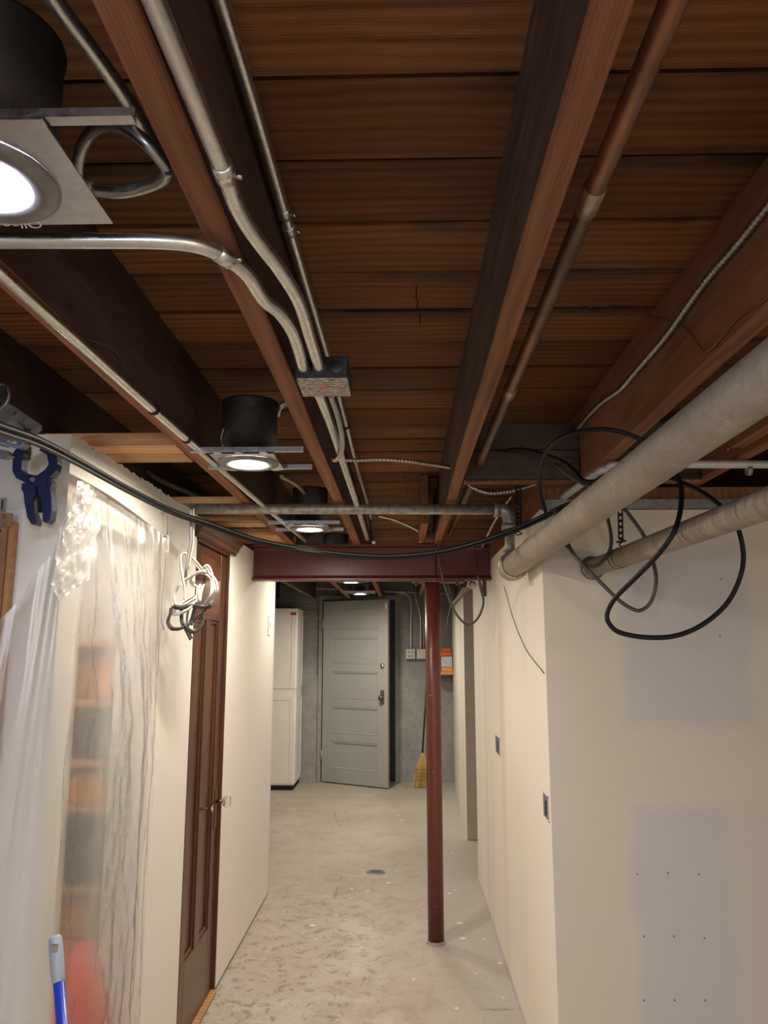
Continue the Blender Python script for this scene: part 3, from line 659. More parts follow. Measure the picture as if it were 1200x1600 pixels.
# ================================================================= CABLES
def P(seq, Y): return [at(x, y, Y=(s[0] if (s := rest) else Y)) for x, y, *rest in seq]
def pts(seq): return [at(x, y, Y=Y) for x, y, Y in seq]
main = [(-60, 640, 1.15), (0, 664, 1.3), (60, 686, 1.5), (120, 717, 1.75), (200, 762, 2.1), (270, 797, 2.4), (330, 818, 2.6), (400, 842, 2.75), (470, 856, 2.82), (540, 865, 2.85), (610, 868, 2.86), (680, 862, 2.85), (740, 848, 2.82), (800, 827, 2.78), (850, 805, 2.68), (865, 797, 2.6), (890, 786, 2.5)]
tag(cable('coax_cable', pts(main), .0062, M['black'], parent=None, n=10), 'thick black cable slung across the corridor before the red beam, upper strand', 'cable', 'long black cables slung across')
tag(cable('coax_cable', [p+Vector((0, .004, -.0118)) for p in pts(main)], .0052, M['black'], n=10), 'black cable running just beneath the thickest slung strand', 'cable', 'long black cables slung across')
tag(cable('coax_cable', [p+Vector((0, -.0095, -.002)) for i, p in enumerate(pts(main[:-2]))], .0030, M['blackgrey'], n=8), 'thin greyish cable bundled on top of the slung black strands', 'cable', 'long black cables slung across')
z4 = lambda L: [at(700+x/2.4, 600+y/2.4, Y=Y) for x, y, Y in L]
loopA = z4([(370, 492, 2.6), (345, 400, 2.45), (350, 300, 2.25), (385, 232, 2.1), (450, 190, 2.0), (560, 170, 1.95), (640, 178, 1.93), (715, 205, 1.93), (790, 255, 1.93), (845, 320, 1.9), (870, 370, 1.87), (875, 450, 1.82), (850, 550, 1.8), (800, 625, 1.82), (760, 670, 1.85), (690, 740, 1.9), (630, 800, 1.93), (600, 850, 1.95), (600, 890, 1.95), (640, 930, 1.95), (740, 950, 1.95), (850, 945, 1.95), (950, 905, 1.95), (1040, 830, 1.95), (1090, 740, 1.95), (1108, 650, 1.95), (1092, 555, 1.95), (1060, 500, 1.96), (1020, 455, 1.98), (960, 410, 2.05), (900, 380, 2.1), (800, 345, 2.2), (660, 350, 2.3), (520, 365, 2.35), (475, 325, 2.38), (430, 290, 2.42), (340, 258, 2.48), (270, 245, 2.52), (215, 250, 2.56)])
tag(cable('coax_cable', loopA, .0062, M['black'], n=10), 'black cable coiled in big loose loops around both drain pipes at right', 'cable')
loopB = z4([(400, 470, 2.42), (430, 578, 2.36), (465, 630, 2.33), (510, 682, 2.31), (570, 742, 2.3), (640, 810, 2.3), (690, 843, 2.3), (725, 848, 2.3), (762, 815, 2.3), (780, 740, 2.3), (770, 670, 2.32), (740, 580, 2.34), (690, 505, 2.36), (640, 450, 2.38), (560, 400, 2.42), (480, 360, 2.45), (400, 300, 2.5)])
tag(cable('coax_cable', loopB, .0058, M['blackgrey'], n=9), 'worn dark cable hanging in a smaller loop under the thin drain pipe', 'cable')
loopC = z4([(560, 430, 2.42), (590, 482, 2.4), (610, 560, 2.38), (608, 620, 2.38), (575, 670, 2.38), (532, 686, 2.38), (490, 662, 2.38), (455, 610, 2.4), (445, 565, 2.42), (445, 520, 2.44)])
tag(cable('coax_cable', loopC, .0058, M['blackgrey'], n=9), 'short tight loop of dark cable at the end of the thin drain pipe', 'cable')
tag(cable('hanging_cable', pts([(683, 815, 4.05), (685, 850, 4.1), (688, 885, 4.1), (698, 925, 4.1), (712, 958, 4.1), (730, 976, 4.1), (745, 968, 4.1), (755, 945, 4.1), (752, 918, 4.1), (746, 900, 4.1)]), .006, M['blackgrey'], n=8), 'thin black cable hanging in a U below the red beam', 'cable')
tag(cable('hanging_wire', pts([(742, 858, 4.12), (744, 866, 4.12), (745, 885, 4.12), (748, 910, 4.12), (754, 935, 4.12)]), .0028, M['strap'], n=6), 'thin dark wire down the face of the red beam near its right end', 'wire')
tag(cable('thin_wire', pts([(784, 904, 3.9)])+[at(790, 925, X=RX-.004), at(803, 970, X=RX-.003), at(822, 1015, X=RX-.003), at(850, 1052, X=RX-.003)], .0016, M['blackgrey'], n=6), 'hair-thin wire hanging on the cream corridor wall at right', 'wire')
tag(cable('thin_wire', [at(1215, 450, X=.606), at(1185, 475, X=.606), at(1150, 500, X=.606), at(1125, 530, X=.605), at(1102, 550, X=.605), at(1085, 528, X=.606), at(1065, 508, X=.606), at(1040, 500, X=.606), at(1005, 492, X=.604), at(960, 478, z=2.30), at(930, 478, z=2.30), at(912, 486, z=2.30)], .0014, M['copper'], n=6), 'thin kinked wire across the side of the right joist', 'wire')
tag(cable('thin_wire', [at(8, 395, z=2.1), at(30, 440, z=2.08), at(62, 470, z=2.07), at(82, 500, z=2.075), at(130, 527, z=2.07), at(175, 545, z=2.1), at(197, 575, z=2.1), at(215, 610, z=2.08), at(250, 645, z=2.08), at(285, 680, z=2.075), at(320, 720, z=2.07), at(370, 765, z=2.07), at(430, 815, z=2.07)], .0014, M['blackgrey'], n=6), 'thin wire trailing beside the long conduit on the left joist', 'wire')
# cable bundle beside door
z1 = lambda L, Y=2.55: [at(230+x/8, 840+y/8, Y=Y+(d*.035)) for x, y, d in L]
cb = thing('cable_bundle', 'coiled bundle of white and grey household cable hanging beside the brown door', 'cable bundle', at(300, 930, Y=2.55))
strands = [
 ('nmgrey', [(540, -350, 0), (545, -100, 0), (545, 60, 0), (520, 200, 0), (490, 380, 0), (480, 520, 1), (460, 700, 1), (450, 860, 1)], .0065),
 ('nm', [(560, -340, 1), (560, -100, 1), (555, 100, 1), (530, 230, 1), (500, 400, 1)], .0040),
 ('nm', [(480, 225, 0), (430, 210, 0), (400, 260, 0), (405, 400, 0), (435, 560, 0), (455, 680, 0), (450, 800, 0)], .0050),
 ('nm', [(545, 265, 1), (620, 350, 1), (690, 430, 0), (770, 480, -1), (840, 560, -1), (860, 680, -1), (830, 780, 0), (740, 850, 0), (640, 880, 1)], .0050),
 ('nm', [(690, 385, -1), (740, 370, -1), (790, 470, -1), (810, 600, -1), (790, 720, -1), (720, 830, 0)], .0052),
 ('nm', [(720, 400, 0), (770, 450, 0), (800, 560, 0), (790, 660, 0), (740, 760, 1)], .0046),
 ('nm', [(610, 640, 0), (550, 580, 0), (540, 510, 0), (590, 460, -1), (680, 440, -1), (760, 480, 0), (800, 520, 0)], .0050),
 ('nm', [(520, 500, 1), (430, 560, 1), (360, 650, 1), (320, 760, 1), (340, 850, 0), (430, 860, -1), (520, 810, -1), (580, 770, -1), (640, 700, 0)], .0052),
 ('nm', [(600, 740, 0), (500, 780, 0), (400, 850, 0), (330, 920, 0), (330, 965, 0), (420, 950, -1), (520, 890, -1), (600, 800, -1)], .0050),
 ('nm', [(640, 600, -1), (620, 700, -1), (630, 800, -1), (650, 870, 0)], .0048),
 ('nm', [(690, 600, -1), (660, 700, -1), (640, 820, -1)], .0046),
 ('nmdark', [(700, 500, 0), (690, 620, 0), (620, 760, 0), (590, 860, 0), (560, 980, 0), (520, 1080, 0), (440, 1120, 0)], .0050),
 ('nmdark', [(290, 880, 0), (280, 960, 0), (250, 1060, 0), (290, 1140, -1), (380, 1150, -1), (460, 1120, -1), (560, 1060, 0), (650, 960, 0), (730, 900, 0), (780, 850, 0)], .0050),
 ('nmdark', [(310, 870, -1), (420, 890, -1), (560, 860, -1), (680, 880, -1), (760, 860, 0), (790, 880, 0)], .0055),
 ('nmdark', [(420, 900, 0), (420, 1000, 0), (430, 1080, -1), (490, 1150, -1), (570, 1190, 0), (650, 1140, 0), (690, 1040, 0), (660, 960, 0)], .0050),
 ('nmgrey', [(520, 880, 0), (500, 980, 0), (500, 1080, 0), (540, 1160, 0), (600, 1150, 0)], .0046),
 ('nmdark', [(450, 1100, 0), (490, 1180, 0), (540, 1280, 0)], .0046),
 ('nmgrey', [(600, 900, 0), (560, 1010, 0), (560, 1100, 0)], .0044),
]
for k, L, r in strands:
    cable('strand', z1(L), r*.8, M[k], parent=cb, n=8, step=5)
    if k != 'nmgrey': cable('strand', [p+Vector((.007, -.006, .005)) for p in z1(L)], r*.7, M[k], parent=cb, n=8, step=5)

# perforated straps
def pstrap(a, b, wd, label):
    q = thing('strap_hanger', label, 'strap hanger', b); a = Vector(a); b = Vector(b); d = (a-b); n = int(d.length/.019)
    m_ = MB(); x = Vector((1, 0, 0)); y = Vector((0, .0009, 0)); h = wd/2
    # edge rails plus rungs leave real holes
    for s in (-1, 1): m_.bar(a+x*s*h*.75, b+x*s*h*.75, wd*.27, .002, up=(0, 1, 0))
    for i in range(n+1):
        c_ = b+d*(i/n); m_.bar(c_-d.normalized()*.0045, c_+d.normalized()*.0045, wd*.6, .002, up=(0, 1, 0))
    m_.build('perforated_band', M['strap'], q)
    MB().tube(spline([b+Vector((0, 0, .006)), b+Vector((.008, 0, -.006)), b+Vector((-.006, 0, -.018)), b+Vector((.010, 0, -.028)), b+Vector((-.01, 0, -.034))], 6), .0022, 6).build('twisted_wire', M['strap'], q)
    MB().cyl(b+Vector((-.014, 0, -.01)), b+Vector((.016, 0, -.006)), .003, n=6).build('bolt', M['strap'], q)
    return q
pstrap(at(808, 703, Y=2.575), at(811, 822, Y=2.80), .021, 'black perforated strap hanging the fat drain pipe beside the elbow')
pstrap(at(969, 785, Y=2.30), at(970, 842, Y=2.36), .016, 'black perforated strap hanging the thin drain pipe')

# ================================================================= BROWN DOOR (left)
dr = thing('door', 'dark stained wooden door with two tall panels in the left wall', 'door', (LX, 3.39, 0))
dx = LX-.012; y0, y1 = 3.105, 3.675; zt = 1.93
def dbox(n, a, b, c, d, mt, dep=0., parent=dr): return MB().box(dx-.038+dep*0, dx-dep, a, b, c, d, .0025).build(n, mt, parent)
dbox('stile', y0, y0+.10, .02, zt, M['door']); dbox('stile', y1-.10, y1, .02, zt, M['door']); dbox('center_stile', 3.345, 3.425, .30, 1.62, M['door'])
dbox('top_rail', y0+.10, y1-.10, 1.62, zt, M['doorx']); dbox('bottom_rail', y0+.10, y1-.10, .02, .30, M['doorx'])
for a, b_ in ((y0+.10, 3.345), (3.425, y1-.10)):
    MB().box(dx-.034, dx-.016, a, b_, .30, 1.62).build('panel', M['door'], dr)
    q = MB()
    for (A, B) in (((a+.008, .308), (b_-.008, .308)), ((b_-.008, .308), (b_-.008, 1.612)), ((b_-.008, 1.612), (a+.008, 1.612)), ((a+.008, 1.612), (a+.008, .308))):
        q.bar((dx-.012, A[0], A[1]), (dx-.012, B[0], B[1]), .016, .012, up=(1, 0, 0), bev=.003)
    q.build('molding', M['door'], dr)
h = MB(); h.cyl((dx+.006, y0-.004, .24), (dx+.006, y0-.004, .34), .006, n=10); h.cyl((dx+.006, y0-.004, .342), (dx+.006, y0-.004, .352), .0075, .002, n=10); h.cyl((dx+.006, y0-.004, .228), (dx+.006, y0-.004, .238), .002, .0075, n=10); h.box(dx, dx+.003, y0, y0+.03, .24, .34)
h.build('hinge', M['brass'], dr)
h = MB(); h.cyl((dx+.006, y0-.004, 1.60), (dx+.006, y0-.004, 1.70), .006, n=10); h.box(dx, dx+.003, y0, y0+.03, 1.6, 1.7); h.build('hinge', M['brass'], dr)
ky = 3.635
es = MB().box(dx, dx+.004, ky-.022, ky+.022, .70, .87, .0015).build('escutcheon', M['brass'], dr)
kn = MB().cyl((dx+.004, ky, .815), (dx+.035, ky, .815), .008, n=12).build('knob_shank', M['brass'], es)
MB().lathe([(.0, .028), (.012, .030), (.020, .036), (.027, .046), (.027, .056), (.020, .066), (0, .068)], (dx, ky, .815), (1, 0, 0), 12).build('glass_knob', M['glass'], es)
MB().lathe([(.006, 0), (.006, .018), (.013, .022), (.013, .03), (0, .034)], (dx, 3.46, .815), (1, 0, 0), 16).build('latch_knob', M['chrome'], dr)
b = MB(); b.box(LX-.06, LX+.003, 3.091, 3.103, .0, 1.95, .001); b.box(LX-.06, LX+.003, 3.677, 3.689, 0, 1.95, .001); b.box(LX-.06, LX+.003, 3.091, 3.689, 1.934, 1.953, .001)
tag(b.build('trim_6', M['door']), kind='structure')
hc = thing('door_head_trim', 'brown crown molding capping the stained door opening', 'molding', (LX+.001, 3.39, 1.955))
prof = [(0, 0), (.012, 0), (.014, .012), (.024, .02), (.026, .034), (.040, .048), (.046, .058), (.046, .068), (0, .068)]
MB().prism([(LX+.001+a, 3.055, 1.945+b_) for a, b_ in prof], (0, .72, 0)).build('crown', M['doorx'], hc)
tag(MB().box(LX-.10, LX+.012, 3.10, 3.68, 0, .018, .004).build('door_threshold', M['pale']), 'pale bare wood sill strip under the brown door', 'door sill')

# ================================================================= PLASTIC SHEET
def lp(A, t):
    n = len(A)-1; f = min(n-1e-6, max(0, t*n)); i = int(f); return A[i].lerp(A[i+1], f-i)
sx = LX+.022
from mathutils import noise as mn
def sheet():
    hook = at(125, 750, X=sx)
    top_r = [hook, at(150, 768, X=sx), at(190, 795, X=sx), at(225, 818, X=sx), at(262, 841, X=sx)]
    right = [at(262, 841, X=sx), at(256, 920, X=sx), at(248, 1000, X=sx), at(242, 1100, X=sx), at(239, 1195, X=sx), at(230, 1330, X=sx), at(222, 1480, X=sx), at(216, 1600, X=sx)]
    fy = 1.845
    top_l = [hook, at(112, 795, Y=fy), at(88, 860, Y=fy), at(40, 930, Y=fy), at(-20, 1000, Y=fy), at(-120, 1100, Y=fy), at(-260, 1230, Y=fy)]
    nu, nv = 90, 120; b = MB(); G = []
    for i in range(-60, nu+1):
        col = []
        if i >= 0:
            u = i/nu; tp = lp(top_r, u); bot = Vector((sx, lerp(1.90, right[-1].y, u), .015))
        else:
            u = -i/60; tp = lp(top_l, u); bot = Vector((lerp(sx, top_l[-1].x, u), lerp(1.88, fy, min(1, u*4)), .015))
        for j in range(nv+1):
            v = j/nv; p = tp.lerp(bot, v)
            if i >= 0:
                z = p.z; yr = None
                for a, c_ in zip(right, right[1:]):
                    if a.z >= z >= c_.z: yr = a.y+(c_.y-a.y)*(a.z-z)/(a.z-c_.z)
                if yr is None: yr = right[-1].y if z < right[-1].z else right[0].y
                if u > .02: p.y = p.y + (yr-p.y)*(u**1.0)*min(1, v*3)
                ph = u*26+mn.noise(Vector((u*3, z*1.2, 0)))*4
                amp = .0035*(1-.3*u) + .005*math.exp(-((u-.5)**2)*8)*math.sin(min(1, v*1.4)*PI/2)
                p.x += .006+amp*(math.sin(ph)*.5+mn.noise(Vector((u*9, z*1.6, 3)))*1.1) + .004*mn.noise(Vector((u*22, z*12, 5)))
            else:
                # fan of folds radiating from the hook
                ph = u*38+mn.noise(Vector((u*5, v*2, 1)))*3
                p.y += -.004 + -.010*abs(math.sin(ph*.5))*min(1, u*5) - .006*(1+mn.noise(Vector((u*8, v*5, 3))))
            col.append(b.b.verts.new(p))
        G.append(col)
    for A, B in zip(G, G[1:]):
        for j in range(nv):
            f = b.b.faces.new((A[j], A[j+1], B[j+1], B[j])); f.smooth = True
    return b
sh = thing('plastic_sheet', 'clear polythene dust sheet taped over the opening and hanging across the wall corner at left', 'plastic sheet', (LX+.02, 2.2, 0))
so = sheet().build('sheet', M['poly'], sh)
# loose crumpled flap
b = MB(); rows = [((128, 752), (124, 750)), ((150, 772), (112, 790)), ((158, 810), (104, 815)), ((148, 850), (96, 850)), ((142, 880), (84, 890)), ((138, 905), (80, 915)), ((112, 925), (84, 932)), ((100, 935), (94, 941))]
G = []; N = 24
rr = [(at(*r, X=sx+.03), at(*l, X=sx+.03)) for r, l in rows]
for j in range(len(rr)*7-6):
    f = j/7; i = min(len(rr)-2, int(f)); t_ = f-i; R_ = rr[i][0].lerp(rr[i+1][0], t_); L_ = rr[i][1].lerp(rr[i+1][1], t_)
    row = []
    for k in range(N+1):
        p = R_.lerp(L_, k/N); p.x += .009*mn.noise(Vector((p.y*34, p.z*26, 0))) + .006*mn.noise(Vector((p.y*90, p.z*70, 4))); row.append(b.b.verts.new(p))
    G.append(row)
for A, B in zip(G, G[1:]):
    for k in range(N): f = b.b.faces.new((A[k], A[k+1], B[k+1], B[k])); f.smooth = True
b.build('loose_flap', M['poly2'], sh)
cable('taped_edge', [at(262, 795, X=sx), at(261, 838, X=sx+.002), at(257, 900, X=sx+.004), at(252, 960, X=sx+.004), at(256, 985, X=sx+.004)], .0016, M['nmgrey'], parent=sh, n=6)
for q_ in ((262, 797), (262, 838)): MB().cyl(at(*q_, X=LX), at(*q_, X=LX+.034), .004, n=8).build('push_pin', M['chrome'], sh)
# closet contents behind the sheet
def ybox(name, x0, y0, x1, y1, mat, label, cat, Y=2.76, dep=.16):
    a = at(x0, y1, Y=Y); c_ = at(x1, y0, Y=Y)
    z0 = a.z; return tag(MB().box(min(a.x, c_.x), max(a.x, c_.x), Y, Y+dep, z0, c_.z, .012).build(name, M[mat] if isinstance(mat, str) else mat), label, cat)
shf = thing('storage_shelves', 'wooden closet shelves behind the plastic sheet', 'shelving', (-1.2, 2.85, 0))
zs_ = []
for y_ in (1002, 1092, 1182, 1250, 1372, 1455):
    a = at(150, y_, Y=2.74); zs_.append(a.z)
    MB().box(-1.598, -.952, 2.62, 2.945, a.z-.02, a.z, .002).build('shelf_board', M['pale'], shf)
for x_ in (-1.58, -.975): MB().box(x_-.015, x_+.015, 2.90, 2.948, 0, 1.75, .002).build('upright', M['palez'], shf)
def onshelf(name, i, x0, x1, h, mat, label, cat, Y=2.66, dep=.2):
    z = zs_[i] if i < 6 else 0.0
    a = at(x0, 1100, Y=Y).x; c_ = at(x1, 1100, Y=Y).x
    return tag(MB().box(a, c_, Y, Y+dep, z+.001, z+h, .012).build(name, M[mat]), label, cat)
onshelf('storage_bin', 0, 165, 205, .20, 'lightstuff', 'pale blue blurred bin on the top shelf behind the sheet', 'bin')
onshelf('storage_bin', 0, 210, 236, .22, 'darkstuff', 'dark blurred bin on the top shelf behind the sheet', 'bin')
onshelf('cardboard_box', 1, 150, 228, .15, 'card', 'orange-brown blurred box upper of two behind the sheet', 'box')
onshelf('storage_bin', 2, 150, 228, .13, 'darkstuff', 'dark blue-grey blurred crate behind the middle of the sheet', 'bin')
onshelf('storage_bin', 3, 202, 228, .11, 'bluestuff', 'blue blurred item right of the lower orange box behind the sheet', 'bin')
onshelf('cardboard_box', 3, 118, 196, .10, 'card', 'orange-brown blurred box lower of two behind the sheet', 'box')
onshelf('storage_bin', 4, 120, 215, .15, 'darkstuff', 'wide dark grey blurred bin low behind the sheet', 'bin')
onshelf('cardboard_box', 5, 118, 165, .12, 'card', 'small orange-brown blurred box above the red bag', 'box')
bm_ = MB(); c_ = at(132, 1508, X=-1.0)
bmesh.ops.create_uvsphere(bm_.b, u_segments=24, v_segments=16, radius=1)
for v in bm_.b.verts:
    v.co = Vector((-1.0+v.co.x*.11, c_.y+v.co.y*.17, .30+v.co.z*.298)) + Vector((1, 1, 0))*.02*mn.noise(v.co*3)
ob = bm_.build('cloth_bag', M['redstuff'], auto=True); tag(ob, 'bright red bag glowing through the bottom of the plastic sheet', 'bag')

# ================================================================= LEFT RETURN WALL THINGS
# blue spring clamp
CY = 1.77
def cpt(x, y, d=0): return at(x/4.8, 600+y/4.8, Y=CY+d)     # outline measured on an enlarged view
cl = thing('spring_clamp', 'dark blue plastic spring clamp hanging jaws-up on the left white wall', 'clamp', cpt(250, 1000))
def cprism(name, L, dep, mat, off=0):
    return MB().prism([cpt(x, y, off) for x, y in L], (0, dep, 0)).build(name, M[mat], cl)
cprism('jaw', [(95, 520), (120, 485), (165, 482), (180, 520), (165, 560), (160, 640), (180, 668), (240, 680), (300, 690), (350, 710), (345, 760), (280, 770), (200, 745), (120, 705), (92, 650)], .030, 'bluemetal')
cprism('jaw', [(290, 495), (330, 470), (385, 475), (425, 520), (432, 590), (420, 650), (385, 690), (330, 710), (270, 690), (340, 640), (365, 600), (350, 530)], .026, 'bluemetal', .004)
cprism('handle', [(165, 745), (215, 738), (262, 760), (268, 820), (240, 880), (245, 950), (275, 1030), (262, 1055), (235, 1050), (205, 1000), (185, 900), (175, 810), (160, 790)], .030, 'bluemetal')
cprism('handle', [(285, 740), (360, 705), (388, 740), (375, 790), (385, 850), (388, 940), (372, 1020), (345, 1042), (320, 1030), (318, 960), (305, 860), (285, 800)], .030, 'bluemetal', .004)
cprism('trigger', [(275, 780), (300, 780), (300, 850), (308, 900), (305, 960), (282, 962), (280, 900)], .012, 'black', .01)
MB().cyl(cpt(243, 716, -.006), cpt(243, 716, .034), .006, n=16).build('pivot_pin', M['bluemetal'], cl)
cprism('hang_tab', [(185, 470), (235, 470), (232, 560), (205, 575), (190, 540)], .006, 'chrome', .012)
# grey metal clamp bodies above it
z3 = lambda x, y, Y: at(x*130/1200, 560+y*130/1200, Y=Y)
g1 = thing('bar_clamp', 'grey metal clamp head with slots hanging in the top left corner by the wall', 'clamp', z3(300, 900, 1.6))
def gprism(L, dep, mat, parent, Y, name): return MB().prism([z3(x, y, Y) for x, y in L], (0, dep, 0)).build(name, M[mat], parent)
gprism([(60, 620), (200, 690), (330, 780), (540, 930), (545, 990), (470, 1070), (400, 1060), (330, 990), (240, 900), (160, 880), (100, 940), (-60, 900), (-60, 760)], .02, 'greyboard', g1, 1.6, 'jaw_plate')
MB().cyl(z3(200, 790, 1.597), z3(200, 790, 1.603), .0022, n=10).build('rivet', M['void'], g1)
gprism([(340, 980), (440, 1030), (430, 1060), (350, 1020)], .001, 'void', g1, 1.598, 'slot')
gprism([(130, 930), (230, 890), (320, 990), (290, 1040), (180, 1010)], .012, 'galv', g1, 1.586, 'pad')
g2 = thing('bar_clamp', 'second grey metal clamp with a blue-grey curved grip below the first at far left', 'clamp', z3(150, 1200, 1.55))
gprism([(-60, 1010), (60, 1020), (260, 1090), (370, 1170), (385, 1230), (330, 1290), (250, 1290), (240, 1200), (180, 1150), (110, 1180), (60, 1260), (-60, 1230)], .018, 'greyboard', g2, 1.55, 'jaw_plate')
gprism([(-60, 1290), (100, 1330), (160, 1400), (60, 1440), (-60, 1420)], .018, 'greyboard', g2, 1.55, 'foot')
MB().tube(spline([z3(-80, 1215, 1.53), z3(40, 1225, 1.53), z3(180, 1260, 1.53), z3(290, 1270, 1.53), z3(345, 1220, 1.53), z3(320, 1140, 1.53)], 6), .004, 8).build('grip', simple('bluegrey_grip', (.16, .22, .32), .4), g2)
g3 = thing('bar_clamp', 'dark metal clamp highest in the far left edge', 'clamp', z3(20, 450, 1.6))
MB().tube(spline([z3(-80, 350, 1.6), z3(0, 370, 1.6), z3(100, 420, 1.6), z3(130, 500, 1.6), z3(115, 600, 1.6), z3(50, 700, 1.6), z3(-60, 760, 1.6)], 6), .0045, 8).build('frame', M['greyboard'], g3)
gprism([(-60, 520), (20, 500), (40, 540), (20, 600), (-60, 610)], .012, 'darkmetal', g3, 1.6, 'jaw')
# rail they hang from
tag(MB().bar((-1.5, 1.60, 2.056), (-.87, 1.60, 2.056), .02, .02).build('hanging_rail', M['darkmetal']), 'dark rail under the joists from which the left clamps hang', 'rail')
# pegboard
pg = thing('pegboard', 'brown pegboard panel with pale wood edge at the far left wall', 'pegboard', at(0, 1000, Y=1.84))
a = at(24, 802, Y=1.845); zb = .85
pgp = MB().box(-1.6, a.x-.014, 1.838, 1.846, zb, a.z, .001).build('panel', M['peg'], pg)
MB().box(a.x-.014, a.x, 1.846, 1.868, zb, a.z-.02, .001).build('edge_strip', M['palez'], pg)
MB().box(a.x-.03, a.x-.002, 1.830, 1.838, a.z-.035, a.z-.002, .001).build('corner_batten', M['peg'], pg)
b = MB()
for i in range(6):
    for j in range(30):
        x_ = a.x-.030-.0254*i; z_ = a.z-.045-.0254*j
        if z_ > zb: b.cyl((x_, 1.8372, z_), (x_, 1.8385, z_), .003, n=8)
o = b.build('peg_holes', M['void'], pgp); o['kind'] = 'stuff'
for z_ in (a.z-.012, a.z-.03): MB().cyl((a.x-.018, 1.826, z_), (a.x-.018, 1.830, z_), .0045, n=10).build('screw', M['chrome'], pg)
a = at(2, 800, Y=1.865); b_ = at(10, 778, Y=1.865)
q = thing('wall_bracket', 'small slotted steel bracket above the pegboard', 'bracket', a)
MB().box(a.x-.02, b_.x, 1.862, 1.8695, a.z, b_.z, .001).build('plate', M['galv'], q); MB().box(a.x+.001, a.x+.004, 1.861, 1.8622, a.z+.006, b_.z-.006).build('slot', M['void'], q)
# leaning blue pole
pt = at(86, 1462, Y=1.76); pb = Vector((pt.x+.20, 1.42, 0.0)); d = (pb-pt)
pb2 = at(97, 1600, Y=1.70); dd = (pb2-pt).normalized(); L = pt.z/(-dd.z)
pole = thing('extension_pole', 'blue pole with a grey plastic tip leaning in the lower left corner', 'pole', pt+dd*L)
MB().tube([pt+dd*.08, pt+dd*(L-.02)], .0115, 18).build('shaft', M['bluepole'], pole)
b = MB(); b.lathe([(.0, 0), (.010, .0), (.0135, .005), (.0145, .025), (.0142, .06), (.0135, .085), (.0115, .09)], pt, dd, 20); tsl = b.build('tip_sleeve', M['greyplastic'], pole)
f_ = pt+dd*.022+Vector((.003, -.0135, 0)); MB().box(f_.x-.007, f_.x+.007, f_.y-.004, f_.y+.004, f_.z-.011, f_.z+.011, .002).build('tip_window', M['galv'], tsl)
MB().lathe([(.0, 0), (.015, 0), (.016, .02), (.0135, .03)], pt+dd*(L-.001), -dd, 16).build('foot_cap', M['greyplastic'], pole)
# torn paper edge on top of left wall
random.seed(3); b = MB(); ln = [(LX+.001, 1.87+i*.02, WT-.003+random.uniform(-.006, .008)) for i in range(62)]
b.prism([(LX+.001, 1.87, WT-.035)]+ln+[(LX+.001, 1.87+61*.02, WT-.035)], (.004, 0, 0)); tag(b.build('trim_7', M['paper']), kind='structure')

# ================================================================= RIGHT WALL THINGS
def cutout(x0, y0, x1, y1, label, screws=True):
    a = at(x0, y1, X=RX-.001); b_ = at(x1, y0, X=RX-.001)
    ya, yb = min(a.y, b_.y), max(a.y, b_.y); q = thing('outlet_box', label, 'electrical box', (RX, (ya+yb)/2, a.z))
    z0, z1 = at((x0+x1)/2, y1, X=RX).z, at((x0+x1)/2, y0, X=RX).z
    t_ = .004; b = MB()
    b.box(RX-.003, RX-.0005, ya, ya+t_, z0, z1); b.box(RX-.003, RX-.0005, yb-t_, yb, z0, z1); b.box(RX-.003, RX-.0005, ya, yb, z0, z0+t_); b.box(RX-.003, RX-.0005, ya, yb, z1-t_, z1)
    b.build('rim', M['paper'], q); MB().box(RX-.002, RX-.0004, ya+t_, yb-t_, z0+t_, z1-t_).build('box_mouth', M['bluegrey'], q)
    MB().box(RX-.004, RX-.002, (ya+yb)/2-.008, (ya+yb)/2+.008, (z0+z1)/2-.03, (z0+z1)/2+.02, .001).build('wire_stub', M['strap'], q)
M['bluegrey'] = simple('grey_box_inside', (.16, .17, .20), .5)
cutout(775, 1150, 781, 1178, 'open outlet box on the cream corridor wall, farther one')
cutout(850, 1240, 857, 1279, 'open outlet box on the cream corridor wall near its corner')
for k_, (px_, py_) in enumerate([(996, 1366), (1044, 1364), (1092, 1366), (1006, 1463), (1053, 1463), (1101, 1466), (1006, 1563), (1054, 1563), (1102, 1563), (1126, 905), (1125, 993)]):
    p_ = at(px_, py_, Y=2.70); MB().cyl(p_+Vector((0, -.0006, 0)), p_+Vector((0, .0005, 0)), .0035, n=10).build('screw_head', M['greyboard'], bpy.data.objects['wall_right_return'])
a = at(419, 990, X=LX); c_ = at(425, 962, X=LX); q = thing('light_switch', 'white switch plate on the bluish end of the left wall', 'switch', a)
MB().box(LX+.0005, LX+.007, 4.80, 4.875, 1.575, 1.70, .002).build('plate', M['white'], q); MB().box(LX+.0065, LX+.014, 4.83, 4.845, 1.63, 1.655, .001).build('toggle', M['white'], q)
# nail points poking through the boards
for px_, py_ in ((650, 468), (652, 488), (656, 508), (632, 748), (636, 772)):
    p_ = at(px_, py_, z=ZS-.03); MB().cyl(p_, p_+Vector((.001, 0, .034)), .0012, n=6).build('nail_point', M['strap'], ceil)
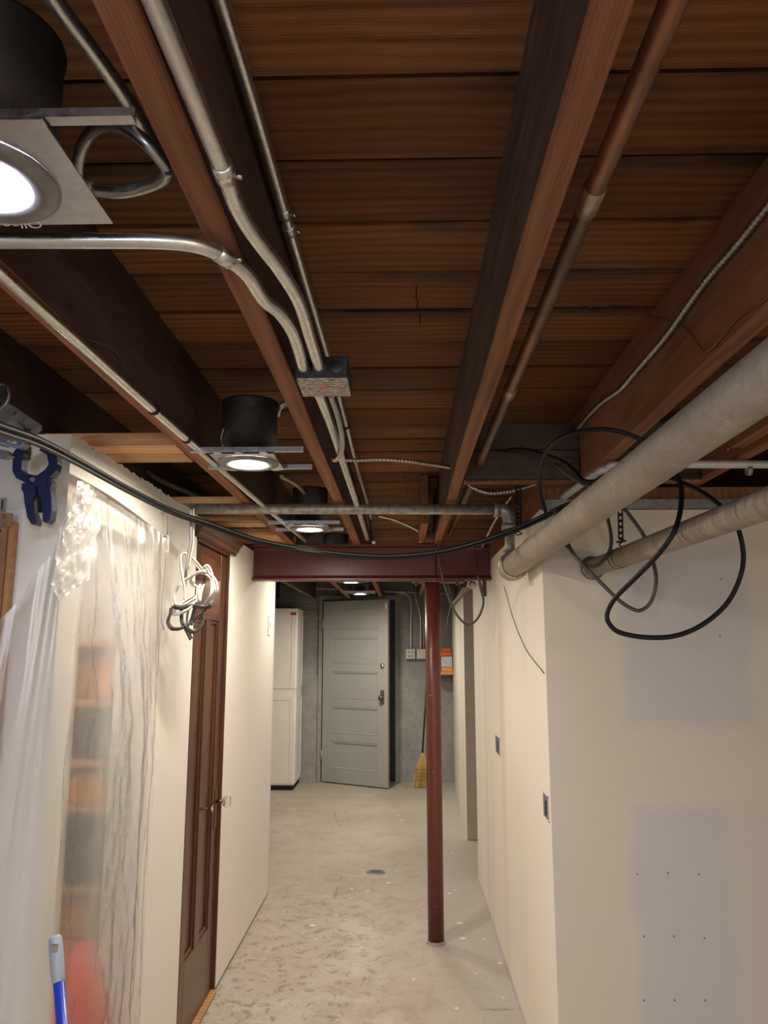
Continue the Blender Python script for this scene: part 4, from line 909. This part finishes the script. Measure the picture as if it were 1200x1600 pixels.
# debris under beam at right
q = thing('beam_bracket', 'rusty perforated bracket hanging below the right end of the red beam', 'bracket', at(760, 908, Y=4.26))
a = at(757, 905, Y=4.26); MB().box(a.x-.012, a.x+.010, 4.26, 4.266, a.z-.095, a.z+.0, .001).build('plate', simple('rusty', (.10, .06, .04), .7), q)
for k in range(3): MB().cyl((a.x, 4.257, a.z-.025-.025*k), (a.x, 4.2605, a.z-.025-.025*k), .004, n=10).build('hole', M['void'], q)
tag(MB().bar(at(706, 946, Y=5.0), at(738, 912, Y=4.45), .018, .018).build('steel_brace', simple('rusty_bar', (.17, .12, .09), .6, .4)), 'short rusty bar slanting up behind the red post top', 'bracket')
b = MB(); bmesh.ops.create_icosphere(b.b, subdivisions=3, radius=1); c_ = at(737, 914, Y=4.40)
for v in b.b.verts: v.co = c_+Vector((v.co.x*.028, v.co.y*.02, v.co.z*.020))*(1+.35*mn.noise(v.co*3.5))
tag(b.build('foil_wad', M['galv']), 'crumpled shiny foil tucked under the red beam', 'foil')
for k_, (s_, l) in enumerate((([(700, 905, 4.7), (702, 925, 4.7), (711, 934, 4.7), (718, 920, 4.7), (720, 905, 4.7)], 'thin dark wire looped right behind the red post top'), ([(700, 868, 5.2), (700, 908, 5.2), (706, 935, 5.2), (700, 965, 5.2), (697, 990, 5.2)], 'thin dark wire dangling in the dark behind the red post'))):
    tag(cable('thin_wire', pts(s_), .003, M['blackgrey'], n=6), l, 'wire')

# ================================================================= BACK OF CORRIDOR
# five panel door, ajar
hx, hy = -.925, 9.085; ang = math.atan2(8.66-9.085, -.158+.925); Wd = .872; H_ = 2.035
dd_ = thing('panel_door', 'grey painted five-panel door standing ajar at the end of the corridor', 'door', (hx, hy, 0))
Rz = Matrix.Rotation(ang, 3, 'Z')
def L2W(b):
    for v in b.b.verts: v.co = Vector((hx, hy, 0)) + Rz @ v.co
    return b
def gd(name, x0, x1, z0, z1, yo=-.0175, yi=.0175, mat='greydoor', bev=.002): return L2W(MB().box(x0, x1, yo, yi, z0, z1, bev)).build(name, M[mat], dd_)
st = .13
gd('stile', 0, st, .012, H_); gd('stile', Wd-st, Wd, .012, H_)
rails = [(.012, .16), (.46, .545), (.84, .93), (1.23, 1.32), (1.615, 1.70), (1.955-.02, H_)]
pan = [(.16, .46), (.545, .84), (.93, 1.23), (1.32, 1.615), (1.70, 1.935)]
for a, b_ in rails: gd('rail', st, Wd-st, a, b_)
for a, b_ in pan:
    gd('panel', st, Wd-st, a, b_, -.004, .010, bev=0)
    q = MB(); i = .009
    for A, B in (((st+i, a+i), (Wd-st-i, a+i)), ((Wd-st-i, a+i), (Wd-st-i, b_-i)), ((Wd-st-i, b_-i), (st+i, b_-i)), ((st+i, b_-i), (st+i, a+i))):
        q.bar((A[0], -.008, A[1]), (B[0], -.008, B[1]), .018, .014, up=(0, 1, 0), bev=.004)
    L2W(q).build('molding', M['greydoor'], dd_)
kb = L2W(MB().lathe([(.0, .06), (.02, .058), (.028, .045), (.026, .032), (.012, .022), (.012, .004), (.024, .003), (.024, 0)], (Wd-.07, -.018, .955), (0, -1, 0), 20)).build('knob', M['brass'], dd_)
L2W(MB().lathe([(.0, .022), (.014, .021), (.026, .012), (.030, .002), (.030, 0)], (Wd-.07, -.018, 1.30), (0, -1, 0), 20)).build('deadbolt', M['chrome'], dd_)
gd('lock_plate', Wd-.095, Wd-.045, .885, 1.04, -.0195, -.0176, 'greyboard', 0)
gd('strike_plate', Wd-.035, Wd-.005, 1.93, 2.0, -.0195, -.0176, 'white', 0)
gd('latch_edge', Wd-.001, Wd+.001, .03, 2.02, -.016, .016, 'palez', 0)
for z in (.25, 1.72): L2W(MB().cyl((0, -.022, z), (0, -.022, z+.10), .008, n=10)).build('hinge', M['greydoor'], dd_)
# cabinet
cx0, cx1, cy0, cy1 = -1.75, -1.175, 8.56, 9.08
cbn = thing('tall_cabinet', 'tall cream utility cabinet with a red label behind the left wall end', 'cabinet', (-1.45, 8.8, 0))
MB().box(cx0, cx1, cy0, cy1, .05, 1.92, .006).build('body', M['cabinet'], cbn); MB().box(cx0+.01, cx1-.01, cy0+.01, cy1-.01, 0, .05).build('plinth', M['void'], cbn)
MB().box(cx0-.005, cx1+.006, cy0-.006, cy1, 1.905, 1.93, .004).build('top_cap', M['cabinet'], cbn)
def rim(b, pl, a0, a1, z0, z1, off, s=.02, th=.008):
    for u0, u1, w0, w1 in ((a0, a1, z0, z0+s), (a0, a1, z1-s, z1), (a0, a0+s, z0+s, z1-s), (a1-s, a1, z0+s, z1-s)):
        if pl == 'Y': b.box(u0, u1, off-th, off-.0003, w0, w1)
        else: b.box(off+.0003, off+th, u0, u1, w0, w1)
for z0, z1 in ((.07, .98), (1.06, 1.89)):
    for u0, u1 in ((cx0+.01, (cx0+cx1)/2-.003), ((cx0+cx1)/2+.003, cx1-.01)):
        b = MB(); rim(b, 'Y', u0, u1, z0, z1, cy0, .045); b.box(u0+.046, u1-.046, cy0-.004, cy0-.0003, z0+.046, z1-.046); b.build('cabinet_door', M['cabinet'], cbn)
    b = MB(); rim(b, 'X', cy0+.02, cy1-.02, z0, z1, cx1, .035, .006); b.build('side_panel', M['cabinet'], cbn)
MB().box(cx1-.07, cx1-.01, cy0-.0095, cy0-.0082, 1.855, 1.885).build('label', M['labelred'], cbn)
tag(MB().box(-1.5, -1.24, 8.62, 8.9, 1.931, 1.965, .01).build('dark_case', M['darkstuff']), 'dark flat case lying on top of the cream cabinet', 'case')
# broom
bt_ = at(657, 1236, Y=8.75); 
br_ = thing('broom', 'corn broom with a dark handle leaning behind the red post', 'broom', (bt_.x, 8.75, 0))
hb = at(660, 1178, Y=8.80); ht = at(668, 1050, Y=9.0)
MB().tube([hb, ht], .0105, 12).build('handle', M['darkgreen'], br_)
b = MB(); random.seed(5); top = hb
for i in range(260):
    a_ = random.uniform(-1, 1); e = random.uniform(-1, 1)
    p0 = top+Vector((a_*.012, e*.010, .01)); p1 = top+Vector((a_*.085*(1-.15*abs(a_)), e*.022-.015, -.14)); p2 = Vector((top.x-.01+a_*.098, 8.765+e*.02-.015, max(.002, .012+random.uniform(-.012, .012)+.012*a_)))
    b.tube([p0, p1, p2], [.0035, .004, .0022], 4, False)
o = b.build('bristles', M['straw'], br_); o['kind'] = 'stuff'
MB().lathe([(.0125, 0), (.020, -.02), (.022, -.035)], hb+Vector((0, 0, .012)), n=14).build('binding', M['straw'], br_)
for k in range(4):
    f = .45+k*.10; z = hb.z*(1-f); wd = .072+.016*f
    b = MB(); b.tube([Vector((hb.x+math.cos(t_)*wd-.006*f, 8.775+math.sin(t_)*.045-.012, z)) for t_ in [2*PI*i/24 for i in range(25)]], .0022, 5); b.build('stitching', M['straw2'], br_)
# wall boxes and their conduits
for x0, x1, l in ((634, 649, 'pale square electrical box with sockets on the back wall'), (651, 666, 'pale blank electrical box beside the socket box on the back wall')):
    a = at(x0, 1030, Y=9.09); c_ = at(x1, 1014, Y=9.09); q = thing('wall_electrical_box', l, 'electrical box', a)
    MB().box(a.x, c_.x, 9.085, 9.148, a.z, c_.z, .004).build('box_body', M['whitebox'], q)
    cv = MB().box(a.x+.004, c_.x-.004, 9.079, 9.0848, a.z+.004, c_.z-.004, .002).build('cover', M['whitebox'], q)
    if x0 == 634:
        for u in (.33, .67):
            for w_ in (.3, .7): MB().cyl((a.x+(c_.x-a.x)*u, 9.077, a.z+(c_.z-a.z)*w_), (a.x+(c_.x-a.x)*u, 9.0795, a.z+(c_.z-a.z)*w_), .012, n=12).build('socket', M['nmgrey'], cv)
conduit('thin conduit rising from the socket box and bending left at the back wall top', pts([(642, 1014, 9.11), (642, 975, 9.11), (642, 945, 9.11), (638, 932, 9.1), (626, 926, 9.1), (600, 924, 9.1)]), .010, 'pipewhite')
conduit('thin crooked conduit rising from the blank box on the back wall', pts([(657, 1014, 9.11), (657, 970, 9.11), (654, 952, 9.1), (650, 935, 9.1), (650, 905, 9.1)]), .010, 'pipewhite')
conduit('dull conduit beside the blank box running straight up the back wall', pts([(662, 1014, 9.12), (661, 960, 9.12), (661, 905, 9.12)]), .008, 'emtdull')
conduit('long conduit across the top of the back wall', pts([(425, 915, 9.06), (480, 918, 9.06), (560, 922, 9.06), (640, 925, 9.06), (720, 928, 9.06)]), .011, 'emtdull')
conduit('slim slanting conduit under the far joists at left', pts([(455, 903, 7.6), (470, 910, 8.4), (484, 919, 9.0)]), .010, 'emtdull')
tag(MB().box(*sorted((at(480, 925, Y=9.02).x, at(489, 925, Y=9.02).x)), 9.02, 9.05, at(480, 926, Y=9.02).z, at(480, 916, Y=9.02).z, .003).build('conduit_box', M['galv']), 'small steel box at the top of the back wall above the cabinet', 'electrical box')
# shelf at the far right
a = at(690, 1050, Y=8.85); sz = a.z
q = thing('wall_shelf', 'short brown wooden shelf on the back wall right of the red post', 'shelf', (.3, 9.0, sz))
MB().box(.31, .565, 8.85, 9.118, sz-.03, sz, .002).build('board', M['pale'], q); MB().box(.33, .35, 8.98, 9.118, sz-.15, sz-.03).build('bracket', M['greyboard'], q)
tag(MB().box(.43, .56, 8.88, 9.05, sz+.001, sz+.05, .004).build('shoe_box', M['card']), 'low tan box on the shelf right of the red post', 'box')
tag(MB().box(.43, .555, 8.89, 9.04, sz+.052, sz+.17, .004).build('storage_box', M['lightstuff']), 'pale blue-grey box stacked on the tan box by the red post', 'box')
o = thing('power_tool', 'orange hand tool lying on top of the stacked boxes by the red post', 'tool', (.44, 8.93, sz+.17))
MB().box(.275, .56, 8.90, 9.0, sz+.172, sz+.225, .012).build('body', M['orange'], o); MB().box(.30, .42, 8.89, 8.9, sz+.185, sz+.21, .003).build('grip', M['black'], o)
MB().box(.44, .55, 8.92, 8.98, sz+.226, sz+.262, .008).build('handle', M['orange'], o)
tag(MB().box(.32, .42, 8.9, 9.0, sz+.001, sz+.171, .004).build('storage_box', M['darkstuff']), 'dark box on the shelf hidden behind the red post', 'box')
# floor drain
dn = thing('floor_drain', 'small round metal drain cover in the concrete floor', 'drain', (-.193, 5.55, 0))
MB().lathe([(.0, .003), (.05, .003), (.062, .002), (.066, 0)], (-.193, 5.55, 0), n=28).build('cover', simple('drain_metal', (.20, .19, .17), .5, .5), dn)
for k in range(5): MB().box(-.23, -.156, 5.52+k*.015, 5.524+k*.015, .0028, .0036).build('slot', M['void'], dn)
# plaster crumbs
random.seed(11)
for i in range(26):
    x_ = random.choice([random.uniform(.2, .47), random.uniform(-.8, .45)]); y_ = random.uniform(3.5, 7.5); s_ = random.uniform(.006, .02)
    b = MB(); bmesh.ops.create_icosphere(b.b, subdivisions=1, radius=1)
    for v in b.b.verts: v.co = Vector((x_+v.co.x*s_*(1+.4*mn.noise(v.co*2+Vector((i, 0, 0)))), y_+v.co.y*s_, max(0, .001+v.co.z*.003)))
    tag(b.build('plaster_crumb', M['paper']), 'small white plaster crumb lying on the concrete floor', 'debris', 'plaster crumbs on the floor')
